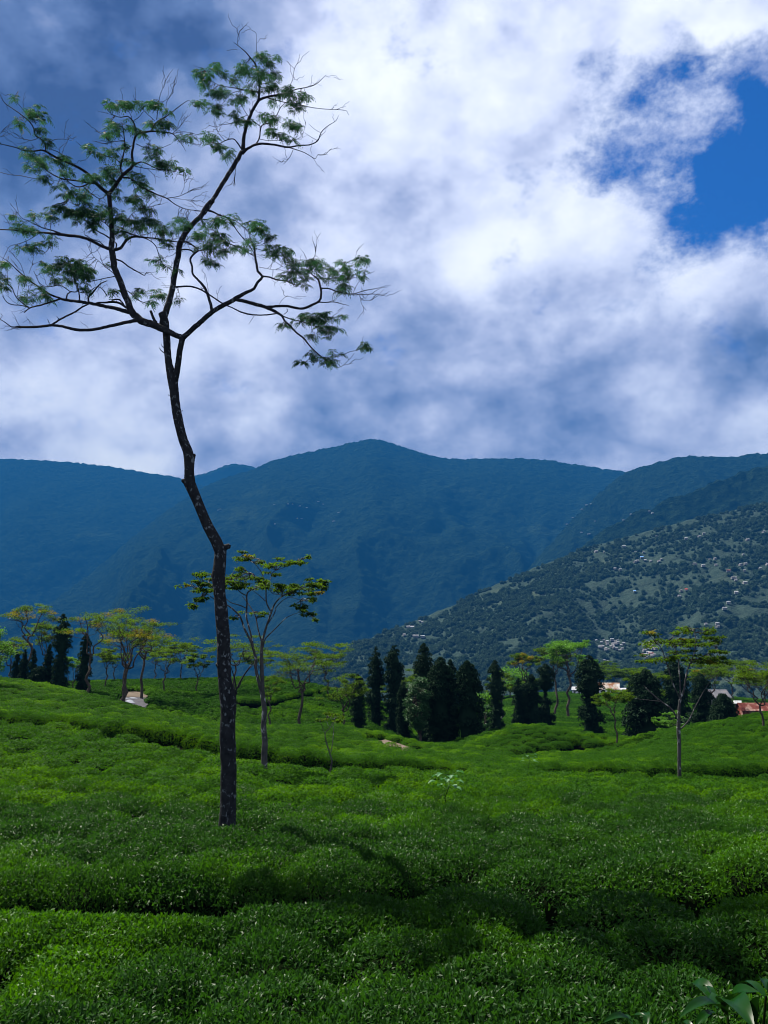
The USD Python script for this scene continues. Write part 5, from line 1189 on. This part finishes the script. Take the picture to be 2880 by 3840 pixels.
def make_houses():
    def base(sx, sy, Y):
        return at(sx, sy, Y)
    Y = 292.0
    m = Y / FPX
    p = base(2244, 2606, Y)
    t = thing('house', 'white cottage with long rusty tin roof at the top of the far tea slope', 'house', p, rotz=-14)
    gable_house(t, 73 * m / math.cos(math.radians(14)), 4.6, 22 * m, 43 * m, M['white_wall'], M['rusty_sheet'], windows=[(1.2, 0.75, 0.75, 0.75), (3.0, 0.75, 0.8, 0.75), (5.0, 0.75, 0.75, 0.75)], door=4.05, panels=5)
    KEEP_CLEAR.append((p[0] + 3, p[1] + 2, 6.0))
    p = base(2146, 2604, Y)
    t = thing('house', 'little white hut with pale tin roof left of the white cottage', 'house', p, rotz=-20)
    gable_house(t, 34 * m, 3.2, 17 * m, 27 * m, M['white_wall'], M['pale_sheet'], windows=[(0.5, 0.45, 0.5, 0.7)], panels=2)
    c = trimesh.creation.cylinder(0.55, 0.7, sections=16); c.apply_translation([2.0, 1.6, 27 * m + 0.42])
    part(t, 'water_tank', (np.array(c.vertices), np.array(c.faces)), M['grey_sheet'], 30)
    KEEP_CLEAR.append((p[0] + 1.5, p[1] + 1.5, 4.0))
    p = base(2322, 2590, Y + 8)
    t = thing('shed', 'tiny low shed with a red end just right of the white cottage', 'shed', p)
    gable_house(t, 26 * m, 2.2, 4 * m, 9 * m, M['white_wall'], M['pale_sheet'], panels=2)
    part(t, 'red_cover', box_mesh(26 * m, -0.1, -0.3, 35 * m, 2.0, 6 * m), M['bright_red'])
    Y = 232.0
    m = Y / FPX
    p = base(2668, 2625, Y)
    t = thing('shed', 'grey tin-roofed shed among the trees on the right', 'shed', p, rotz=6)
    gable_house(t, 76 * m, 5.4, 10 * m, 36 * m, M['grey_sheet'], M['grey_sheet'], panels=4)
    KEEP_CLEAR.append((p[0] + 2.5, p[1] + 2, 5.0))
    for k, (sx, sy, w, lab) in enumerate([(2708, 2638, 30, 'upper of two small pale tin lean-tos below the grey shed'), (2716, 2650, 28, 'lower of two small pale tin lean-tos below the grey shed'), (2755, 2641, 20, 'small pale tin roof between the lean-tos and the red shed')]):
        p = base(sx, sy, Y - 20 - 6 * k)
        m2 = (Y - 20 - 6 * k) / FPX
        t = thing('lean_to', lab, 'shed', p, rotz=-22)
        gable_house(t, w * m2, 1.8, 4 * m2, 12 * m2, M['wood_dark'], M['pale_sheet'], panels=2)
    Y = 150.0
    m = Y / FPX
    p = base(2786, 2676, Y)
    t = thing('shed', 'long rusty red tin shed at the right edge behind the tea hill', 'shed', p, rotz=-3)
    gable_house(t, 112 * m, 3.4, 12 * m, 36 * m, M['red_sheet'], M['red_sheet'], plinth=3.0, panels=6)
    KEEP_CLEAR.append((p[0] + 2.5, p[1] + 1.5, 4.0))


# ------------------------------------------------------------------ paths
def strip(points, w, mat, name, label, lift=0.03):
    P = np.array([dhit(*p)[:2] if len(p) == 2 else dat(*p)[:2] for p in points])
    P = catmull(np.c_[P, np.zeros(len(P))], 0.6)[:, :2]
    T = unit(np.gradient(P, axis=0)); N = np.stack([-T[:, 1], T[:, 0]], -1)
    o = np.linspace(-w, w, 7)
    V = P[:, None] + N[:, None] * o[None, :, None] * (1 + 0.16 * np.sin(np.arange(len(P)) * 1.1))[:, None, None]
    z = gz(V[..., 0], V[..., 1]) + lift + 0.12
    g = part('/World', name, (np.concatenate([V, z[..., None]], -1).reshape(-1, 3), grid_faces(len(P), 7)), mat, True)
    tag(g, label, 'path', kind='structure')
    return g, P, N


def make_paths():
    g, P, N = strip([(285, 1540, 86), (290, 1520, 94), (292, 1500, 103), (290, 1488, 110)], 1.45, M['wet_dirt'], 'path', 'wet stone-paved path climbing between the tea bushes on the left')
    rng = np.random.default_rng(8)
    for k in range(26):
        i = int(len(P) * (0.02 + 0.72 * k / 26)); c = P[i] + N[i] * rng.uniform(-0.95, 0.95)
        a = np.sort(rng.random(7) * 6.283); r = 0.52 * (0.7 + 0.5 * rng.random(7))
        pts = np.c_[c[0] + r * np.cos(a) * 1.25, c[1] + r * np.sin(a)]
        z = gz(pts[:, 0], pts[:, 1]) + 0.19
        n = len(pts)
        v = np.vstack([np.c_[pts, z], np.c_[pts, z - 0.12], [[*c, z.mean() + 0.015]]])
        f = [[2 * n, j, (j + 1) % n] for j in range(n)] + [[j, n + j, n + (j + 1) % n] for j in range(n)] + [[j, n + (j + 1) % n, (j + 1) % n] for j in range(n)]
        part(g, 'flagstone', (v, np.array(f)), M['flagstone'])
    strip([(292, 1497, 104.5), (291, 1493, 107.5), (286, 1486, 112)], 1.5, M['dirt'], 'path', 'sandy upper end of the stone-paved path on the left', lift=0.06)
    strip([(822, 1586), (850, 1597), (884, 1607)], 1.15, M['dirt'], 'path', 'short pale dirt track in front of the central conifers')


# ------------------------------------------------------------------ seedlings and the corner shrub
def make_plants():
    rng = np.random.default_rng(12)
    for (dx, dy, H, R, n, lab) in [(962, 1722, 0.50, 0.30, 13, 'broad-leaved seedling poking out of the tea in the middle of the field'), (1140, 1660, 0.55, 0.30, 9, 'smaller broad-leaved seedling further back by the start of the right-hand lane')]:
        p = dhit(dx, dy)
        z0 = float(gz(p[0], p[1]))
        t = thing('seedling', lab, 'plant', (p[0], p[1], z0))
        Ht = BUSH_H + H
        C = bent(rng, np.zeros(3), np.array([0.05, 0, Ht]), 0.014, 0.006)
        st = part(t, 'stem', tube(C[:, :3], C[:, 3], 6), M['tea_stem'], True)
        for k in range(n):
            a = k * 2.4 + rng.normal() * 0.3
            o = np.array([math.cos(a), math.sin(a), 0.35])
            b = np.array([0.05, 0, Ht * (0.72 + 0.28 * k / n)])
            e = b + o * R * rng.uniform(0.5, 0.9)
            c2 = bent(rng, b, e, 0.004, 0.003)
            pet = tube(c2[:, :3], c2[:, 3], 4)
            L = rng.uniform(0.15, 0.22)
            lf = big_leaf(e, o * [1, 1, 0] + np.array([0, 0, -0.25]), np.array([0, 0, 1.0]), L, L * 0.85)
            part(t, 'leaf', cat_meshes([lf, pet]), M['seedling_leaf'], True)
    # glossy shrub close to the camera, bottom right
    bx, by = at(2700, 3900, 2.25)[:2]
    zg = float(gz(bx, by))
    t = thing('tea_shrub', 'shrub with big glossy pointed leaves in the bottom right corner, close to the camera', 'shrub', (bx, by, zg))
    o0 = np.array([bx, by, zg])
    B = 2200, 3400, 0.41  # crop used to read the leaves off the photograph
    def q(x, y, Y):
        return at(B[0] + x * B[2], B[1] + y * B[2], Y) - o0
    tips = [q(1290, 1010, 2.25), q(1560, 1080, 2.1), q(520, 1120, 2.4), q(980, 1120, 2.35), q(1640, 820, 2.3)]
    for tp in tips:
        C = bent(rng, np.array([rng.normal() * 0.03, rng.normal() * 0.03, 0]), tp, 0.007, 0.003, wob=0.03)
        part(t, 'stem', tube(C[:, :3], C[:, 3], 6), M['tea_stem'], True)
    LV = [((1290, 1000), (1560, 760), 2.22, 2.1, .36), ((1560, 1080), (1620, 790), 2.1, 2.05, .40), ((1260, 910), (1530, 1090), 2.2, 2.0, .34), ((1180, 880), (1480, 930), 2.3, 2.3, .32), ((1290, 985), (850, 985), 2.25, 2.15, .24), ((1200, 940), (960, 800), 2.3, 2.42, .36), ((1180, 850), (950, 690), 2.4, 2.52, .34), ((1170, 850), (1060, 720), 2.35, 2.42, .32),
          ((1640, 840), (1380, 690), 2.3, 2.4, .30), ((1660, 800), (1760, 640), 2.3, 2.32, .40), ((1640, 760), (1540, 660), 2.35, 2.45, .32), ((420, 1060), (150, 1050), 2.4, 2.35, .28), ((400, 1040), (560, 1000), 2.4, 2.36, .30), ((420, 1090), (260, 990), 2.42, 2.5, .28), ((560, 1090), (545, 960), 2.38, 2.45, .30), ((1000, 1100), (1190, 960), 2.35, 2.4, .30), ((1560, 1100), (1420, 980), 2.1, 2.15, .32), ((1640, 950), (1740, 1060), 2.15, 2.05, .36), ((980, 1120), (860, 1060), 2.36, 2.42, .30)]
    for (a, b, Ya, Yb, w) in LV:
        A, Bp = q(*a, Ya), q(*b, Yb)
        d = Bp - A
        L = np.linalg.norm(d)
        up = np.array([rng.normal() * 0.35, -0.45, 1.0])
        part(t, 'leaf', big_leaf(A, d, up, L, L * w, arch=0.16), M['big_leaf'], True)


def big_leaf(p, d, up, L, W, arch=0.1, n=9):
    """A broad pointed leaf with a sunken midrib and slightly wavy edges."""
    d = unit(d); s = unit(np.cross(d, up)); nn = np.cross(s, d)
    t = np.linspace(0, 1, n)
    w = W * np.sin(np.pi * t ** 0.85) ** 0.8 * (1 - 0.25 * t)
    o = np.array([-0.5, -0.25, 0, 0.25, 0.5])
    lift = np.array([0.22, 0.10, 0, 0.10, 0.22])
    V = p + d * (t * L)[:, None, None] + s * (w[:, None] * o)[..., None] + nn * (w[:, None] * lift + (arch * L * (np.sin(np.pi * t * 0.9) - 0.55 * t * t))[:, None] + 0.03 * W * np.sin(t * 19)[:, None] * np.abs(o))[..., None]
    return V.reshape(-1, 3), grid_faces(n, 5)


# ------------------------------------------------------------------ far houses and the wood on the nearer hillside
def spot(ridge, sx, sy):
    S = ridges[ridge].screen()
    d = ((S - np.array([sx, sy]) / 1.736) ** 2).sum(-1)
    i, j = np.unravel_index(d.argmin(), d.shape)
    return ridges[ridge].P[i, j]


def make_far():
    rng = np.random.default_rng(21)
    c7 = lambda x, y: (1900 + x * .5907, 1850 + y * .5907)
    village = [(565, 375, 30, 0), (620, 380, 15, 0), (750, 345, 35, 0), (955, 275, 12, 0), (820, 380, 25, 0), (870, 380, 20, 0), (855, 415, 30, 2), (830, 435, 25, 0), (805, 440, 25, 0), (880, 432, 25, 0), (910, 435, 20, 0), (985, 420, 20, 0), (970, 438, 25, 0), (680, 490, 25, 0), (720, 492, 25, 0), (1190, 458, 35, 0), (1240, 472, 35, 0), (1315, 425, 25, 0), (1318, 460, 25, 0), (1290, 425, 15, 0),
               (1500, 395, 20, 0), (1480, 457, 30, 0), (1520, 457, 30, 0), (1410, 500, 40, 3), (1500, 500, 25, 0), (1430, 540, 30, 0), (1455, 541, 25, 0), (1450, 555, 25, 0), (1505, 580, 40, 0), (1460, 635, 35, 0), (1410, 700, 35, 0), (1385, 740, 40, 0), (810, 628, 24, 2), (1108, 625, 26, 0), (1131, 625, 26, 1), (1092, 663, 28, 0), (1220, 280, 35, 0), (1250, 262, 25, 0), (1140, 293, 30, 0), (1530, 298, 35, 0), (1625, 257, 30, 0),
               (1650, 460, 30, 0), (1605, 487, 25, 0), (1255, 840, 25, 0), (1335, 842, 36, 0), (1340, 857, 30, 0), (615, 1070, 22, 0), (640, 1078, 20, 0)]
    village += [(rng.uniform(570, 735), 935 + rng.random() ** 0.8 * 75, rng.uniform(16, 30), 0) for _ in range(30)] + [(665, 938, 34, 0)]
    village += [(rng.uniform(862, 945), rng.uniform(955, 1052), rng.uniform(16, 34), 0 if rng.random() < .8 else 3) for _ in range(22)] + [(910, 1030, 50, 3)]
    extra = [(1440 + x * .868, 1600 + y * .868, w) for x, y, w in [(150, 843, 14), (125, 870, 30), (105, 872, 20), (140, 911, 34), (172, 911, 24), (90, 905, 16), (165, 850, 12)]]
    vill = [(*c7(x, y), w * .5907, k) for x, y, w, k in village] + [(x, y, w, 0) for x, y, w in extra]
    mats = [(M['far_wall'], M['far_roof']), (M['far_wall'], M['bright_red']), (M['far_wall'], M['blue_sheet']), (M['far_wall'], M['red_sheet'])]
    cls = []
    for i, (wm, rm) in enumerate(mats):
        c = stage.CreateClassPrim(f'/World/_class_far_house_{i}')
        gable_plain(c, wm, rm); cls.append(c.GetPath())
    labels = ['small pale house with tin roof among the trees of the nearer hillside', 'house with a bright red roof standing out alone on the nearer hillside', 'house with a bluish tin roof on the nearer hillside', 'house with a dull red roof on the nearer hillside']
    groups = ['pale houses scattered over the nearer hillside', None, 'bluish-roofed houses on the nearer hillside', 'dull red-roofed houses on the nearer hillside']

    def put(ridge, sx, sy, w, k, label, group, lift=0.0):
        P = spot(ridge, sx, sy)
        s = max(3.0, 0.62 * w * P[1] / FPX)
        o = UsdGeom.Xform.Define(stage, fresh('/World', 'hillside_house'))
        o.AddTranslateOp().Set(Gf.Vec3d(float(P[0]), float(P[1]) - 3, float(P[2]) + lift)); o.AddRotateZOp().Set(float(rng.uniform(-30, 30)))
        h = min(s, 6.0)
        o.AddScaleOp().Set(Gf.Vec3f(float(s), float(h), float(h * 0.55)))
        o.GetPrim().GetReferences().AddInternalReference(cls[k]); o.GetPrim().SetInstanceable(True)
        tag(o, label, 'house', group)
        HOUSE_XY.append((P[0], P[1] - 3))
    for sx, sy, w, k in vill:
        put('village_hill', sx, sy, w, k, labels[k], groups[k], 1.5)
    for x, y, w in [(905, 115, 20), (915, 130, 20), (775, 127, 15), (715, 130, 15), (1610, 150, 40), (1535, 120, 30), (1450, 120, 25), (1645, 185, 20)]:
        put('right_shoulder', *c7(x, y), w * .5907, 0, 'tiny pale house on the dark shadowed mountain shoulder', 'pale houses on the dark mountain shoulder', 2.0)
    for x, y, w in [(560, 183, 12), (500, 78, 25), (530, 72, 25), (470, 100, 20), (515, 262, 30), (480, 252, 25), (360, 150, 20), (385, 146, 20)]:
        put('right_mountain', *c7(x, y), w * .5907, 0, 'tiny pale house high on the forested ridge on the right', 'pale houses on the right-hand ridge', 2.0)
    for x, y, w in [(1372, 325, 18), (1185, 338, 12), (1240, 341, 14), (1262, 342, 12), (1300, 345, 14), (1330, 350, 10), (1285, 405, 16), (1305, 402, 14), (1440, 411, 18), (1462, 372, 18), (940, 362, 14), (955, 361, 10), (30, 680, 14), (35, 715, 12), (1190, 425, 10), (1400, 340, 9)]:
        put('central_mountain', x * .868, 1600 + y * .868, w * .868, 0, 'tiny pale house on the slope of the broad central mountain', 'pale houses on the central mountain', 2.0)
    # the wood
    protos = []
    for i in range(4):
        r2 = np.random.default_rng(60 + i)
        b = trimesh.creation.icosphere(2)
        v = np.array(b.vertices)
        v *= (0.62 + 0.9 * (fbm(v * 1.7 + i * 9, 3, i) - 0.25))[:, None]
        n = 260
        q = rand_dirs(r2, n)
        p = q * (0.62 + 0.9 * (fbm(q * 1.7 + i * 9, 3, i) - 0.25))[:, None]
        protos.append(cat_meshes([(v * [0.9, 0.9, 0.8], np.array(b.faces)), leaves(p * [0.95, 0.95, 0.85], q + r2.normal(size=(n, 3)) * 0.6, q, 0.34, 0.22, simple=True)]))
    R = ridges['village_hill']
    P = R.P[:, : R.nv]
    nu, nv = P.shape[:2]
    n = 40000
    a, b = rng.random(n) * (nu - 2), (rng.random(n) ** 0.85) * (nv - 2)
    i, j = a.astype(int), b.astype(int)
    u, w = (a - i)[:, None], (b - j)[:, None]
    pos = P[i, j] * (1 - u) * (1 - w) + P[i + 1, j] * u * (1 - w) + P[i, j + 1] * (1 - u) * w + P[i + 1, j + 1] * u * w
    dens = fbm(pos / 130.0, 3, 14)
    keep = (dens > 0.27) & (np.abs(pos[:, 0]) < pos[:, 1] * 0.47 + 60)
    clump = fbm(pos / 42.0, 3, 29)
    keep &= rng.random(n) < np.clip((clump - 0.34) / 0.2, 0.06, 1)
    kd = cKDTree(np.array(HOUSE_XY)); dd, _ = kd.query(pos[:, :2])
    keep &= dd > 11
    pos, dens = pos[keep], dens[keep]
    s = np.clip(np.exp(rng.normal(1.15, 0.38, len(pos))), 1.3, 7.0) * (0.75 + 0.5 * dens)
    pi = UsdGeom.PointInstancer.Define(stage, fresh('/World', 'hillside_wood'))
    paths = []
    for k, m in enumerate(protos):
        x = UsdGeom.Xform.Define(stage, f'{pi.GetPath()}/prototypes/tree_{k}')
        usdkit.mesh(stage, f'{x.GetPath()}/crown', m, M['hill_crown']); paths.append(x.GetPath())
    pi.CreatePrototypesRel().SetTargets(paths)
    pi.CreateProtoIndicesAttr(Vt.IntArray.FromNumpy(rng.integers(0, 4, len(pos)).astype(np.int32)))
    pi.CreatePositionsAttr(Vt.Vec3fArray.FromNumpy((pos + [0, 0, 1.5]).astype(np.float32)))
    pi.CreateScalesAttr(Vt.Vec3fArray.FromNumpy(np.c_[s, s, s * rng.uniform(0.9, 1.5, len(s))].astype(np.float32)))
    th = rng.random(len(pos)) * 3.14
    pi.CreateOrientationsAttr(Vt.QuathArray([Gf.Quath(float(math.cos(t)), 0.0, 0.0, float(math.sin(t))) for t in th]))
    tag(pi, 'mixed wood covering the nearer hillside around its houses', 'wood', kind='stuff')


def gable_plain(c, wm, rm):
    """A plain far-off house in unit size: walls and an overhanging tin roof."""
    v = np.array([[-.5, -.5, -.6], [.5, -.5, -.6], [.5, .5, -.6], [-.5, .5, -.6], [-.5, -.5, .55], [.5, -.5, .55], [.5, .5, .55], [-.5, .5, .55], [-.5, 0, .9], [.5, 0, .9]], float)
    f = [[0, 1, 5], [0, 5, 4], [1, 2, 6], [1, 6, 5], [2, 3, 7], [2, 7, 6], [3, 0, 4], [3, 4, 7], [4, 8, 7], [5, 6, 9]]
    part(c, 'wall', (v, np.array(f)), wm)
    r = [corrugated(-.56, -.62, .50, .56, 0, .95, 2, .05), corrugated(-.56, .62, .50, .56, 0, .95, 2, .05)]
    r = cat_meshes([(a, np.vstack([q[:, [0, 1, 2]], q[:, [0, 2, 3]]])) for a, q in r])
    part(c, 'roof', r, rm)


HOUSE_XY = []
leaf_material('hill_crown', [(0.0, (0.024, 0.045, 0.029)), (0.6, (0.044, 0.070, 0.042)), (1.0, (0.068, 0.10, 0.055))], rough=0.9, trans=0.2, patch=0.012, spec=0.05)
make_houses()
make_paths()
make_plants()
make_far()
place_bushes()
# ------------------------------------------------------------------ the air between
usdkit.material(stage, '/World/Looks/haze_air', {'v': ('principled_volume', {'color': HAZE_COLOR, 'density': HAZE_DENSITY, 'anisotropy': 0.0})}, [], volume='v.volume')
tag(part('/World', 'haze', box_mesh(-9600, -60, -290, 9600, 12800, 1720), '/World/Looks/haze_air'), 'thin blue air between the tea garden and the mountains', 'haze', kind='stuff')
